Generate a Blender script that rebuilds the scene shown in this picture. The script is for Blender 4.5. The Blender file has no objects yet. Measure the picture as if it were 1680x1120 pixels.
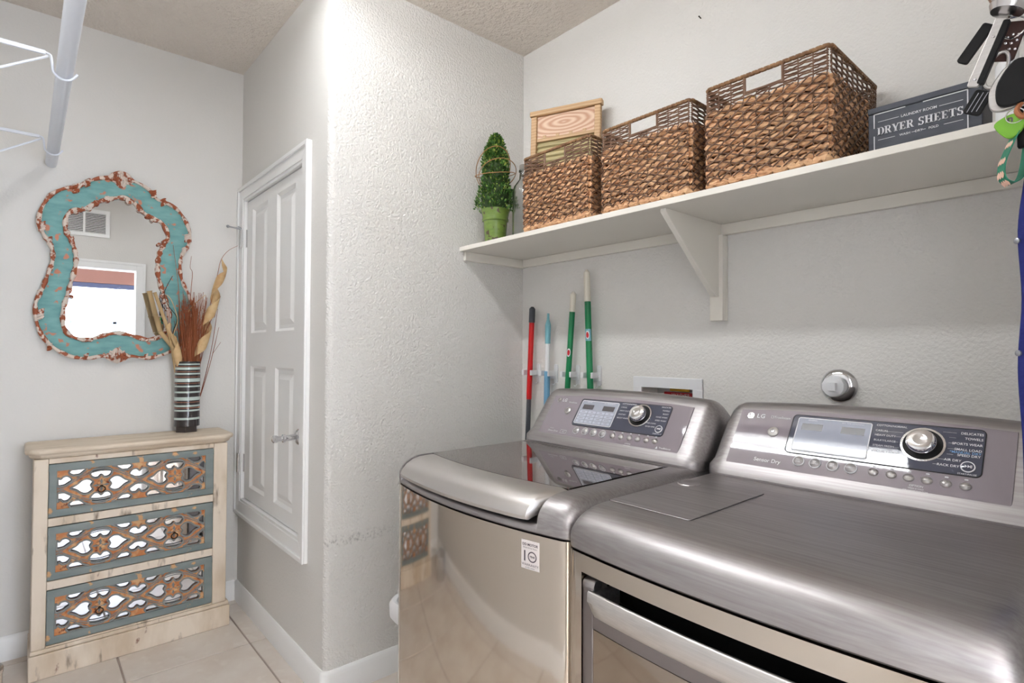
import bpy, bmesh, math, random
from mathutils import Vector, Matrix
random.seed(7)
PI = math.pi
S = bpy.context.scene
COL = S.collection

# ------------------------------------------------------------------ camera, world, light, exposure
HCAM = 1.288
yaw, pitch, roll, FPX = .718781, .0181876, .00464672, 915.638
fw = Vector((-math.cos(yaw)*math.cos(pitch), math.sin(yaw)*math.cos(pitch), math.sin(pitch)))
rt = fw.cross(Vector((0, 0, 1))).normalized(); up = rt.cross(fw)
rt2 = math.cos(roll)*rt + math.sin(roll)*up; up2 = -math.sin(roll)*rt + math.cos(roll)*up
cam_d = bpy.data.cameras.new('camera'); cam = bpy.data.objects.new('camera', cam_d); COL.objects.link(cam)
cam_d.lens = FPX/1680*36; cam_d.sensor_width = 36; cam_d.sensor_fit = 'HORIZONTAL'; cam_d.clip_start = .01
cam.matrix_world = Matrix(((rt2.x, up2.x, -fw.x, 0), (rt2.y, up2.y, -fw.y, 0), (rt2.z, up2.z, -fw.z, HCAM), (0, 0, 0, 1)))
S.camera = cam
W = bpy.data.worlds.new('world'); S.world = W; W.use_nodes = True
bg = W.node_tree.nodes['Background']; bg.inputs[0].default_value = (.78, .87, 1, 1); bg.inputs[1].default_value = 17.0
S.view_settings.view_transform = 'Standard'; S.view_settings.look = 'None'
S.view_settings.exposure = 0.42; S.view_settings.gamma = 1.0; S.view_settings.use_curve_mapping = False
pd = bpy.data.lights.new('window_portal', 'AREA'); pd.shape = 'RECTANGLE'; pd.size = 2.1; pd.size_y = 1.41; pd.cycles.is_portal = True
po = bpy.data.objects.new('window_portal', pd); COL.objects.link(po); po.location = (2.61, 1.45, 1.455); po.rotation_euler = (0, math.pi/2, 0); pd.size, pd.size_y = 1.41, 2.1
TUBE = 55.0      # radiance of the fluorescent tubes on the laundry ceiling
HALL_FILL = 18.0      # radiance of the added fill lamp on the hall ceiling

# ------------------------------------------------------------------ room dimensions (metres)
XN, YD, XM, YB, ZC = -2.02, .853, -3.14, 1.836, 2.743
XR, XR2, YL = -.02, .10, -.25
XH = 2.5

# ------------------------------------------------------------------ materials
def hexlin(r, g, b):
    f = lambda c: ((c/255+.055)/1.055)**2.4 if c/255 > .04045 else c/255/12.92
    return (f(r), f(g), f(b), 1)
def M(name, col, rough=.5, metal=0., var=None, bump=None, emit=None, spec=.5, coat=0., trans=0., wear=None, wear2=None, aniso=0., objrand=0., ior=1.45, alpha=1.):
    """var=(scale,(sx,sy,sz),col2,lo,hi); bump=(scale,(sx,sy,sz),strength,dist,detail); wear=(scale,(s),col,lo,hi)"""
    m = bpy.data.materials.new(name); m.use_nodes = True
    nt = m.node_tree; N = nt.nodes; L = nt.links; b = N['Principled BSDF']
    b.inputs['Roughness'].default_value = rough; b.inputs['Metallic'].default_value = metal
    b.inputs['Specular IOR Level'].default_value = spec; b.inputs['Coat Weight'].default_value = coat
    b.inputs['Transmission Weight'].default_value = trans; b.inputs['IOR'].default_value = ior
    b.inputs['Anisotropic'].default_value = aniso; b.inputs['Base Color'].default_value = col
    if emit:
        b.inputs['Emission Color'].default_value = emit[0]; b.inputs['Emission Strength'].default_value = emit[1]
    tc = N.new('ShaderNodeTexCoord')
    def noise(scale, st, detail=4):
        mp = N.new('ShaderNodeMapping'); mp.inputs['Scale'].default_value = st
        L.new(tc.outputs['Object'], mp.inputs['Vector'])
        n = N.new('ShaderNodeTexNoise'); n.inputs['Scale'].default_value = scale; n.inputs['Detail'].default_value = detail
        L.new(mp.outputs[0], n.inputs['Vector']); return n.outputs['Fac']
    cur = None
    for layer in (var, wear, wear2):
        if not layer: continue
        sc, st, c2, lo, hi = layer
        f = noise(sc, st, 6)
        r = N.new('ShaderNodeMapRange'); r.inputs[1].default_value = lo; r.inputs[2].default_value = hi
        L.new(f, r.inputs[0])
        mx = N.new('ShaderNodeMix'); mx.data_type = 'RGBA'
        L.new(r.outputs[0], mx.inputs[0])
        if cur: L.new(cur, mx.inputs[6])
        else: mx.inputs[6].default_value = col
        mx.inputs[7].default_value = c2
        cur = mx.outputs[2]
    if objrand:
        oi = N.new('ShaderNodeObjectInfo'); hs = N.new('ShaderNodeHueSaturation')
        mr = N.new('ShaderNodeMapRange'); mr.inputs[3].default_value = 1-objrand; mr.inputs[4].default_value = 1+objrand
        L.new(oi.outputs['Random'], mr.inputs[0]); L.new(mr.outputs[0], hs.inputs['Value'])
        if cur: L.new(cur, hs.inputs['Color'])
        else: hs.inputs['Color'].default_value = col
        cur = hs.outputs[0]
    if cur: L.new(cur, b.inputs['Base Color'])
    if bump:
        sc, st, strg, dist, det = bump
        f = noise(sc, st, det)
        bp = N.new('ShaderNodeBump'); bp.inputs['Strength'].default_value = strg; bp.inputs['Distance'].default_value = dist
        L.new(f, bp.inputs['Height']); L.new(bp.outputs[0], b.inputs['Normal'])
    return m
one = (1, 1, 1)
WALLC = hexlin(231, 228, 224)
m_wall = M('wall_paint', WALLC, .75, bump=(120, one, .5, .005, 2), spec=.3)
m_wall2 = M('wall_paint_smooth', WALLC, .7, bump=(105, one, .3, .003, 2), spec=.3)
m_wallnook = M('wall_paint_alcove', WALLC, .55, bump=(120, one, .85, .007, 2), spec=.4)
m_ceil = M('ceiling_knockdown', hexlin(232, 223, 213), .9, bump=(60, one, 1.0, .012, 3), spec=.2)
m_trim = M('trim_white_gloss', hexlin(249, 248, 247), .32, spec=.5)
m_shelf = M('shelf_paint', hexlin(238, 233, 224), .5, bump=(30, (1, 4, 4), .06, .002, 3))
m_tile = M('tile_beige', hexlin(228, 219, 210), .38, var=(5, one, hexlin(210, 195, 182), .35, .75), wear=(18, one, hexlin(232, 224, 214), .55, .8), bump=(40, one, .05, .002, 3), objrand=.04)
m_grout = M('grout', hexlin(172, 158, 148), .9)
m_carpet = M('hall_carpet', hexlin(176, 164, 150), .95, bump=(260, one, .5, .004, 2))
m_steel = M('graphite_steel', hexlin(176, 173, 174), .42, 1., var=(6, (1, 30, 30), hexlin(156, 151, 152), .3, .7), bump=(40, (1, 30, 30), .02, .001, 2))
m_steelfront = M('steel_front_polished', hexlin(202, 192, 180), .07, 1., bump=(5, one, .02, .004, 1))
m_steelbright = M('steel_bright_brushed', hexlin(210, 207, 205), .36, 1., var=(8, (1, 60, 60), hexlin(200, 197, 195), .35, .65))
m_steellip = M('steel_lid_lip', hexlin(206, 202, 200), .36, 1.)
m_steeldark = M('steel_door_frame', hexlin(140, 133, 133), .32, 1.)
m_panel = M('console_panel_gloss', hexlin(146, 137, 144), .03, 0., spec=.5)
m_navy = M('console_inset_gloss', hexlin(78, 80, 94), .03, 0.)
m_lidglass = M('lid_tinted_glass', hexlin(108, 97, 92), .03, .85, coat=.4)
m_lcd = M('lcd_screen', hexlin(168, 172, 186), .04, 0.)
m_lcdk = M('lcd_key', hexlin(196, 200, 214), .3)
m_lcddark = M('lcd_window', hexlin(84, 80, 84), .2)
m_print = M('print_white', hexlin(232, 232, 236), .5)
m_printblue = M('print_blue', hexlin(120, 170, 220), .5)
m_printdark = M('print_dark', hexlin(74, 64, 72), .5)
m_chrome = M('chrome', hexlin(225, 225, 228), .08, 1.)
m_satin = M('satin_nickel', hexlin(205, 203, 204), .22, 1.)
m_black = M('black_plastic', hexlin(7, 7, 9), .5, spec=.3)
m_darkgap = M('dark_gap', hexlin(12, 11, 11), .6)
m_mirror = M('mirror_silver', hexlin(238, 240, 242), .008, 1.)
m_inlay = M('drawer_mirror', hexlin(235, 238, 246), .03, 1.)
m_teal = M('teal_paint', hexlin(124, 174, 172), .55, var=(14, (1, 1, 3), hexlin(100, 152, 152), .35, .7), wear=(30, one, hexlin(196, 130, 104), .60, .64), bump=(30, (1, 1, 4), .12, .003, 4))
m_rimpaint = M('rust_and_cream', hexlin(222, 206, 194), .6, wear=(42, one, hexlin(158, 84, 52), .47, .52), bump=(60, one, .3, .004, 4))
m_cream = M('distressed_cream', hexlin(232, 217, 199), .6, var=(9, (1, 1, .35), hexlin(206, 186, 162), .45, .7), wear=(26, (1, 1, .25), hexlin(140, 120, 102), .60, .72), wear2=(23, (1, 1, .5), hexlin(126, 78, 62), .68, .74), bump=(40, (1, 1, .2), .12, .003, 4))
m_creamtop = M('distressed_cream_top', hexlin(230, 214, 194), .55, var=(10, (2, .4, 1), hexlin(210, 190, 166), .45, .7), wear=(16, (1, .5, 2), hexlin(130, 100, 82), .7, .76), bump=(40, (2, .2, 1), .12, .003, 4))
m_slate = M('slate_teal_paint', hexlin(132, 140, 138), .5, var=(12, (1, .3, 1), hexlin(112, 124, 124), .4, .7), wear=(16, one, hexlin(206, 160, 116), .62, .65), bump=(40, (1, .2, 1), .12, .002, 4))
m_rust = M('rust_orange_carving', hexlin(196, 124, 74), .55, var=(30, one, hexlin(214, 170, 124), .45, .65), wear=(50, one, hexlin(128, 62, 30), .55, .68))
m_slatebead = M('slate_bead', hexlin(134, 136, 134), .5, wear=(60, one, hexlin(200, 150, 104), .6, .68))
m_bronze = M('dark_bronze', hexlin(66, 54, 46), .35, .8)
m_vdark = M('vase_dark_glaze', hexlin(52, 46, 46), .18, coat=.5)
m_vlight = M('vase_pale_glaze', hexlin(196, 210, 204), .2, coat=.5)
m_vrust = M('vase_rust_line', hexlin(150, 92, 64), .3)
m_twig = M('twig_red_brown', hexlin(160, 92, 56), .6, var=(20, (1, 1, .2), hexlin(120, 58, 34), .4, .7))
m_palm = M('palm_curl', hexlin(214, 184, 138), .6, var=(20, one, hexlin(190, 150, 104), .4, .7))
m_palmd = M('palm_edge_brown', hexlin(140, 92, 58), .6)
m_bamboo = M('bamboo_stick', hexlin(196, 166, 122), .5, var=(20, (1, 1, .3), hexlin(150, 128, 92), .4, .7))
m_fibre = M('hyacinth_fibre', hexlin(228, 182, 140), .6, var=(70, (.5, .5, 3), hexlin(172, 114, 76), .44, .68), wear=(14, one, hexlin(234, 194, 152), .55, .75), bump=(220, (.2, .2, 1), .7, .004, 3))
m_cane = M('cane_brown', hexlin(126, 96, 76), .5, var=(30, one, hexlin(96, 66, 50), .4, .7))
m_canel = M('cane_rim', hexlin(142, 106, 72), .5, var=(40, one, hexlin(104, 72, 48), .4, .7))
m_lining = M('basket_inner', hexlin(104, 66, 42), .8)
m_leaf = M('boxwood_leaf', hexlin(74, 118, 44), .45, var=(90, one, hexlin(36, 76, 24), .42, .58), wear=(75, one, hexlin(170, 186, 86), .56, .64))
m_pot = M('green_glaze', hexlin(112, 136, 62), .25, coat=.3, var=(20, (1, 1, 3), hexlin(92, 116, 50), .4, .7), wear=(34, one, hexlin(82, 70, 52), .575, .59))
m_vine = M('vine', hexlin(160, 116, 70), .6)
m_soil = M('soil', hexlin(70, 56, 40), .9)
m_jar = M('clear_glass', (.93, .95, .95, 1), .12, trans=1.)
m_cork = M('jar_cap', hexlin(120, 116, 110), .6)
def wood(name, c1, c2, scale, dist, zoff=0.):
    m = bpy.data.materials.new(name); m.use_nodes = True; nt = m.node_tree; N = nt.nodes; L = nt.links; b = N['Principled BSDF']
    tc = N.new('ShaderNodeTexCoord'); mp = N.new('ShaderNodeMapping'); mp.inputs['Scale'].default_value = (1, 1, 3); mp.inputs['Location'].default_value = (0, 0, zoff)
    w = N.new('ShaderNodeTexWave'); w.wave_type = 'RINGS'; w.rings_direction = 'Y'; w.inputs['Scale'].default_value = scale; w.inputs['Distortion'].default_value = dist; w.inputs['Detail'].default_value = 2
    r = N.new('ShaderNodeMix'); r.data_type = 'RGBA'; r.inputs[6].default_value = c1; r.inputs[7].default_value = c2
    L.new(tc.outputs['Object'], mp.inputs[0]); L.new(mp.outputs[0], w.inputs[0]); L.new(w.outputs['Fac'], r.inputs[0]); L.new(r.outputs[2], b.inputs['Base Color'])
    b.inputs['Roughness'].default_value = .55
    return m
m_wood = wood('washboard_wood', hexlin(204, 170, 130), hexlin(186, 148, 106), 8, 3)
m_woodgrain = wood('washboard_grained_panel', hexlin(226, 198, 172), hexlin(190, 142, 112), 8, 2.5, -1.54)
m_brass = M('ribbed_brass', hexlin(184, 172, 132), .42, .45)
m_box = M('slate_box_paint', hexlin(80, 83, 92), .6, var=(20, (1, 1, 3), hexlin(70, 73, 82), .4, .7))
m_pvc = M('white_plastic', hexlin(238, 238, 240), .35)
m_rodwhite = M('rod_white_enamel', hexlin(226, 230, 240), .3)
m_red = M('red_enamel', hexlin(202, 20, 24), .3)
m_grey = M('charcoal_grip', hexlin(76, 78, 84), .45)
m_aqua = M('aqua_plastic', hexlin(126, 184, 196), .4)
m_blue = M('pale_blue_pole', hexlin(120, 172, 206), .35)
m_green = M('green_enamel', hexlin(20, 128, 78), .3)
m_ivory = M('ivory_grip', hexlin(232, 226, 212), .45)
m_yellow = M('yellow_plastic', hexlin(226, 176, 30), .45)
m_redtag = M('red_tag', hexlin(196, 36, 44), .5)
m_navycloth = M('royal_blue_webbing', hexlin(16, 26, 104), .7, bump=(300, one, .4, .002, 2))
m_lime = M('lime_leather', hexlin(112, 168, 46), .5)
m_tan = M('tan_leather', hexlin(164, 104, 66), .6)
m_strap = M('green_strap', hexlin(40, 120, 96), .6)
m_pink = M('pink_petal', hexlin(232, 190, 170), .6)
m_tubeglow = M('fluorescent_glow', (1, 1, 1, 1), .5, emit=((.95, .98, 1, 1), TUBE))
m_hallfill = M('hall_fill_glow', (1, 1, 1, 1), .5, emit=((1, .99, .97, 1), HALL_FILL))
m_valance = M('brown_valance', hexlin(92, 56, 44), .5, bump=(20, (1, 1, 8), .1, .002, 3))
m_headrail = M('dark_headrail', hexlin(38, 42, 66), .4)
m_blind = M('blind_slat', hexlin(244, 248, 252), .5)
m_sash = M('window_sash', hexlin(150, 172, 214), .4)
m_glass = bpy.data.materials.new('window_glass'); m_glass.use_nodes = True
_nt = m_glass.node_tree; _nt.nodes.remove(_nt.nodes['Principled BSDF']); _mx = _nt.nodes.new('ShaderNodeMixShader'); _mx.inputs[0].default_value = .06
_nt.links.new(_nt.nodes.new('ShaderNodeBsdfTransparent').outputs[0], _mx.inputs[1]); _g = _nt.nodes.new('ShaderNodeBsdfGlossy'); _g.inputs['Roughness'].default_value = .02
_nt.links.new(_g.outputs[0], _mx.inputs[2]); _nt.links.new(_mx.outputs[0], _nt.nodes['Material Output'].inputs[0])
m_zinc = M('zinc', hexlin(170, 172, 178), .3, 1.)

# dark scuff marks rubbed into the alcove wall near the corner
_nt = m_wallnook.node_tree; _N = _nt.nodes; _L = _nt.links; _b = _N['Principled BSDF']
_tc = _N.new('ShaderNodeTexCoord'); _sx = _N.new('ShaderNodeSeparateXYZ'); _L.new(_tc.outputs['Object'], _sx.inputs[0])
def _mr(sock, a, b, c, d):
    r = _N.new('ShaderNodeMapRange'); r.inputs[1].default_value = a; r.inputs[2].default_value = b; r.inputs[3].default_value = c; r.inputs[4].default_value = d; _L.new(sock, r.inputs[0]); return r.outputs[0]
def _mul(a, b):
    m = _N.new('ShaderNodeMath'); m.operation = 'MULTIPLY'; _L.new(a, m.inputs[0]); _L.new(b, m.inputs[1]); return m.outputs[0]
_nz = _N.new('ShaderNodeTexNoise'); _nz.inputs['Scale'].default_value = 90; _nz.inputs['Detail'].default_value = 4; _L.new(_tc.outputs['Object'], _nz.inputs['Vector'])
_f = _mul(_mul(_mr(_sx.outputs['Z'], .545, .56, 0, 1), _mr(_sx.outputs['Z'], .575, .60, 1, 0)), _mul(_mr(_nz.outputs['Fac'], .48, .72, 0, .6), _mr(_sx.outputs['Y'], 1.05, 1.15, 1, 0)))
_mx = _N.new('ShaderNodeMix'); _mx.data_type = 'RGBA'; _mx.inputs[6].default_value = WALLC; _mx.inputs[7].default_value = hexlin(120, 112, 108); _L.new(_f, _mx.inputs[0]); _L.new(_mx.outputs[2], _b.inputs['Base Color'])

# ------------------------------------------------------------------ mesh helpers
def wloc(o):
    v = Vector((0, 0, 0))
    while o is not None: v += o.location; o = o.parent
    return v
class MB:
    def __init__(s): s.v = []; s.f = []
    def add(s, vs, fs):
        n = len(s.v); s.v += [Vector(p) for p in vs]; s.f += [tuple(i+n for i in f) for f in fs]; return s
    def box(s, x0, x1, y0, y1, z0, z1):
        return s.add([(x0, y0, z0), (x1, y0, z0), (x1, y1, z0), (x0, y1, z0), (x0, y0, z1), (x1, y0, z1), (x1, y1, z1), (x0, y1, z1)],
                     [(0, 3, 2, 1), (4, 5, 6, 7), (0, 1, 5, 4), (1, 2, 6, 5), (2, 3, 7, 6), (3, 0, 4, 7)])
    def grid(s, rows, closed=False, caps=False):
        """rows: list of equally long lists of points; closed = each row is a ring"""
        n = len(rows[0]); vs = [p for r in rows for p in r]; fs = []
        for i in range(len(rows)-1):
            for j in range(n if closed else n-1):
                k = (j+1) % n
                fs.append((i*n+j, i*n+k, (i+1)*n+k, (i+1)*n+j))
        if caps:
            fs.append(tuple(range(n-1, -1, -1))); fs.append(tuple((len(rows)-1)*n+j for j in range(n)))
        return s.add(vs, fs)
    def tube(s, path, r, seg=8, caps=True, closed=False):
        P = [Vector(p) for p in path]; n = len(P); rows = []
        prev = None
        for i in range(n):
            a = P[(i-1) % n] if (closed or i > 0) else P[i]; b = P[(i+1) % n] if (closed or i < n-1) else P[i]
            t = (b-a).normalized()
            if prev is None:
                u = t.orthogonal().normalized()
            else:
                u = (prev - t*prev.dot(t))
                u = u.normalized() if u.length > 1e-6 else t.orthogonal().normalized()
            prev = u; w = t.cross(u); rr = r[i] if isinstance(r, (list, tuple)) else r
            rows.append([P[i]+u*(math.cos(2*PI*k/seg)*rr)+w*(math.sin(2*PI*k/seg)*rr) for k in range(seg)])
        if closed: rows.append(rows[0]); return s.grid(rows, True)
        return s.grid(rows, True, caps)
    def lathe(s, prof, c=(0, 0, 0), axis=(0, 0, 1), seg=24, caps=True):
        ax = Vector(axis).normalized(); u = ax.orthogonal().normalized(); w = ax.cross(u); c = Vector(c)
        rows = [[c+ax*h+u*(math.cos(2*PI*k/seg)*r)+w*(math.sin(2*PI*k/seg)*r) for k in range(seg)] for r, h in prof]
        return s.grid(rows, True, caps)
    def prism(s, poly, fn, d0, d1):
        """extrude a 2-D polygon; fn(a,b,d) gives the point"""
        n = len(poly)
        return s.add([fn(a, b, d0) for a, b in poly]+[fn(a, b, d1) for a, b in poly],
                     [tuple(range(n-1, -1, -1)), tuple(range(n, 2*n))]+[(i, (i+1) % n, n+(i+1) % n, n+i) for i in range(n)])
    def ball(s, c, r, seg=10, ring=6):
        r = r if isinstance(r, (tuple, list)) else (r, r, r); c = Vector(c); rows = []
        for i in range(ring+1):
            a = PI*i/ring
            rows.append([c+Vector((r[0]*math.sin(a)*math.cos(2*PI*k/seg), r[1]*math.sin(a)*math.sin(2*PI*k/seg), -r[2]*math.cos(a))) for k in range(seg)])
        return s.grid(rows, True)
    def mesh(s, name, off=Vector((0, 0, 0)), ang=38, fixn=True):
        me = bpy.data.meshes.new(name)
        me.from_pydata([p-off for p in s.v], [], s.f)
        if fixn:
            bm = bmesh.new(); bm.from_mesh(me); bmesh.ops.remove_doubles(bm, verts=bm.verts, dist=1e-6)
            bmesh.ops.recalc_face_normals(bm, faces=bm.faces); bm.to_mesh(me); bm.free()
        me.polygons.foreach_set('use_smooth', [True]*len(me.polygons))
        me.set_sharp_from_angle(angle=math.radians(ang)); me.update()
        return me
    def build(s, name, mat, parent=None, bevel=0., ang=38, fixn=True, loc=None, segs=2):
        if parent is not None: off = wloc(parent)
        elif loc is not None: off = Vector(loc)
        else: off = Vector((0, 0, 0))
        o = bpy.data.objects.new(name, s.mesh(name, off, ang, fixn))
        COL.objects.link(o); o.data.materials.append(mat)
        if parent is not None: o.parent = parent
        elif loc is not None: o.location = off
        if bevel:
            b = o.modifiers.new('bevel', 'BEVEL'); b.width = bevel; b.segments = segs; b.limit_method = 'ANGLE'; b.angle_limit = math.radians(40)
            b.harden_normals = False
        return o
def tag(o, label=None, cat=None, group=None, kind=None):
    if label: o['label'] = label
    if cat: o['category'] = cat
    if group: o['group'] = group
    if kind: o['kind'] = kind
    return o
def thing(name, loc, label, cat, group=None, kind=None):
    o = bpy.data.objects.new(name, None); COL.objects.link(o); o.location = loc; o.empty_display_size = .05
    return tag(o, label, cat, group, kind)
def struct(o, label): return tag(o, label, None, None, 'structure')
def bx(name, mat, parent, b, bevel=0., **k): return MB().box(*b).build(name, mat, parent, bevel, **k)
def rrect(x0, x1, y0, y1, r, n=5):
    p = []
    for cx, cy, a in ((x1-r, y1-r, 0), (x0+r, y1-r, PI/2), (x0+r, y0+r, PI), (x1-r, y0+r, 1.5*PI)):
        for i in range(n+1): t = a+PI/2*i/n; p.append((cx+r*math.cos(t), cy+r*math.sin(t)))
    return p
def text(body, size, fn, mat, name, parent, align='CENTER', bold=0., sx=1., spacing=1.):
    """flat print: fn(a,b) maps the text plane to the world"""
    cu = bpy.data.curves.new('t', 'FONT'); cu.body = body; cu.size = size; cu.align_x = align; cu.align_y = 'CENTER'
    cu.offset = bold; cu.space_character = spacing; cu.resolution_u = 3
    ob = bpy.data.objects.new('t', cu); COL.objects.link(ob)
    dg = bpy.context.evaluated_depsgraph_get(); dg.update()
    me = bpy.data.meshes.new_from_object(ob.evaluated_get(dg))
    bpy.data.objects.remove(ob); bpy.data.curves.remove(cu)
    off = wloc(parent)
    for v in me.vertices: v.co = Vector(fn(v.co.x*sx, v.co.y))-off
    me.name = name; me.materials.clear(); me.materials.append(mat); me.update()
    o = bpy.data.objects.new(name, me); COL.objects.link(o); o.parent = parent
    return o
def spline(pts, n=8, closed=False):
    P = [Vector(p) for p in pts]; m = len(P); out = []
    for i in range(m if closed else m-1):
        g = lambda k: P[k % m] if closed else P[max(0, min(m-1, k))]
        a, b, c, d = g(i-1), g(i), g(i+1), g(i+2)
        for j in range(n):
            t = j/n
            out.append(.5*((2*b)+(c-a)*t+(2*a-5*b+4*c-d)*t*t+(3*b-a-3*c+d)*t*t*t))
    if not closed: out.append(P[-1])
    return out
def sweep(mb, prof, path):
    """prof: (out, z) pairs; path: plan points walked with the room on the right-hand side normal"""
    P = [Vector((p[0], p[1])) for p in path]; rows = []
    for i, p in enumerate(P):
        ns = []
        if i > 0: d = (P[i]-P[i-1]).normalized(); ns.append(Vector((d.y, -d.x)))
        if i < len(P)-1: d = (P[i+1]-P[i]).normalized(); ns.append(Vector((d.y, -d.x)))
        nn = sum(ns, Vector((0, 0))).normalized(); k = 1/max(.3, nn.dot(ns[0]))
        rows.append([Vector((p.x+nn.x*o*k, p.y+nn.y*o*k, z)) for o, z in prof])
    return mb.grid(rows, True, True)

# ================================================================== THE SETTING
# floor with its tiles
fl = struct(bx('floor', m_grout, None, (XM-.1, XR2, YL-.1, YB+.1, -.08, -.004)), 'beige ceramic tile floor of the laundry room')
px0, py0, T, G = -3.535, -.594, .455, .0035
tile_cache = {}
for i in range(8):
    for j in range(6):
        a0, a1 = px0+i*T+G, px0+(i+1)*T-G; b0, b1 = py0+j*T+G, py0+(j+1)*T-G
        a0, a1 = max(a0, XM), min(a1, XR2); b0, b1 = max(b0, YL), min(b1, YB)
        if a1-a0 < .02 or b1-b0 < .02: continue
        if a1 < XN and b0 > YD: continue
        if a1 < XN: b1 = min(b1, YD)
        if b1-b0 < .01: continue
        k = (round(a1-a0, 4), round(b1-b0, 4))
        if k not in tile_cache:
            w, h = k
            mb = MB().box(-w/2, w/2, -h/2, h/2, -.006, 0)
            me = mb.mesh('tile'); me.materials.append(m_tile); tile_cache[k] = me
        o = bpy.data.objects.new('tile', tile_cache[k]); COL.objects.link(o); o.parent = fl
        o.location = ((a0+a1)/2, (b0+b1)/2, 0)
        bv = o.modifiers.new('bevel', 'BEVEL'); bv.width = .002; bv.segments = 2
struct(bx('ceiling', m_ceil, None, (XM-.1, XR2, YL-.1, YB+.1, ZC, ZC+.1)), 'textured off-white ceiling of the laundry room')
# back wall with the opening for the washer outlet box
OB = (-1.317, -1.095, .99, 1.153)
wb = MB().box(XN-.1, OB[0], YB, YB+.12, 0, ZC).box(OB[1], XR2, YB, YB+.12, 0, ZC).box(OB[0], OB[1], YB, YB+.12, 0, OB[2]).box(OB[0], OB[1], YB, YB+.12, OB[3], ZC).box(OB[0], OB[1], YB+.1, YB+.12, OB[2], OB[3])
struct(wb.build('wall_back', m_wall), 'off-white textured wall behind washer and dryer')
R = .022
arc = [(XN-R+R*math.sin(PI/2*i/6), YD+R-R*math.cos(PI/2*i/6)) for i in range(7)]
pl = arc+[(XN, YB), (XN-.1, YB), (XN-.1, YD+.1), (XN-R, YD+.1)]
struct(MB().prism(pl, lambda a, b, d: (a, b, d), 0, ZC).build('wall_nook', m_wallnook), 'textured side wall of the washer alcove with rounded corner')
HX = (-3.066, -2.252, .524, 2.064)   # hatch opening
wh = MB().box(XM-.1, HX[0], YD, YD+.1, 0, ZC).box(HX[1], XN-R, YD, YD+.1, 0, ZC).box(HX[0], HX[1], YD, YD+.1, 0, HX[2]).box(HX[0], HX[1], YD, YD+.1, HX[3], ZC).box(HX[0], HX[1], YD+.08, YD+.1, HX[2], HX[3])
struct(wh.build('wall_hatch', m_wall2), 'white wall holding the raised four-panel closet door')
struct(bx('wall_mirror', m_wall2, None, (XM-.1, XM, YL-.1, YD, 0, ZC)), 'off-white end wall behind the teal mirror')
struct(bx('wall_left', m_wall2, None, (XM, XR2, YL-.1, YL, 0, ZC)), 'off-white wall carrying the closet rod brackets')
DY0, DY1, DZ = -.07, .782, 2.02
struct(MB().box(XR, XR2, YL, DY0, 0, ZC).box(XR, XR2, DY1, YB, 0, ZC).box(XR, XR2, DY0, DY1, DZ, ZC).build('wall_right', m_wall2), 'off-white wall with the doorway to the hall')
# baseboards
bp = [(0, 0), (.014, 0), (.014, .078), (.012, .082), (.011, .088), (.008, .094), (.004, .1), (0, .1)]
RB = R
path = [(XM, YD), (XN-R, YD)]+arc[1:]+[(XN, YB)]
mbb = MB(); sweep(mbb, bp, path)
struct(mbb.build('baseboard_nook', m_trim), 'white baseboard rounding the alcove corner')
mbb = MB(); sweep(mbb, bp, [(XM, YL), (XM, YD-.014)])
struct(mbb.build('baseboard_mirror', m_trim), 'white baseboard behind the dresser')
mbb = MB(); sweep(mbb, bp, [(XN+.014, YB), (XR, YB)])
struct(mbb.build('baseboard_back', m_trim), 'white baseboard behind washer and dryer')
mbb = MB(); sweep(mbb, bp, [(XR, YL), (XM+.014, YL)])
struct(mbb.build('baseboard_left', m_trim), 'white baseboard under the closet rod')
# doorway casing
tr = MB().box(XR-.018, XR, DY1, DY1+.072, 0, DZ+.072).box(XR-.018, XR, DY0-.072, DY0, 0, DZ+.072).box(XR-.018, XR, DY0, DY1, DZ, DZ+.072)
tr.box(XR-.024, XR-.018, DY1+.05, DY1+.072, 0, DZ+.072).box(XR-.024, XR-.018, DY0-.072, DY0-.05, 0, DZ+.072).box(XR-.024, XR-.018, DY0-.05, DY1+.05, DZ+.05, DZ+.072)
struct(tr.build('trim_1', m_trim, None, .003), 'white casing around the doorway to the hall')
# hall beyond the doorway
struct(bx('floor_hall', m_carpet, None, (XR2, XH, -1.3, 2.7, -.08, 0)), 'carpeted floor of the hall beyond the doorway')
struct(bx('ceiling_hall', m_ceil, None, (XR2, XH, -1.3, 2.7, ZC, ZC+.1)), 'ceiling of the hall beyond the doorway')
WY0, WY1, WZ0, WZ1 = .40, 2.5, .75, 2.16
struct(MB().box(XH, XH+.12, -1.3, WY0, 0, ZC).box(XH, XH+.12, WY1, 2.7, 0, ZC).box(XH, XH+.12, WY0, WY1, 0, WZ0).box(XH, XH+.12, WY0, WY1, WZ1, ZC).build('wall_hall', m_wall2), 'hall wall with the blind-covered window')
struct(bx('wall_hall_south', m_wall2, None, (XR2, XH+.12, -1.4, -1.3, 0, ZC)), 'side wall of the hall beyond the doorway')
struct(bx('wall_hall_north', m_wall2, None, (XR2, XH+.12, 2.7, 2.8, 0, ZC)), 'far side wall of the hall')
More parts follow.
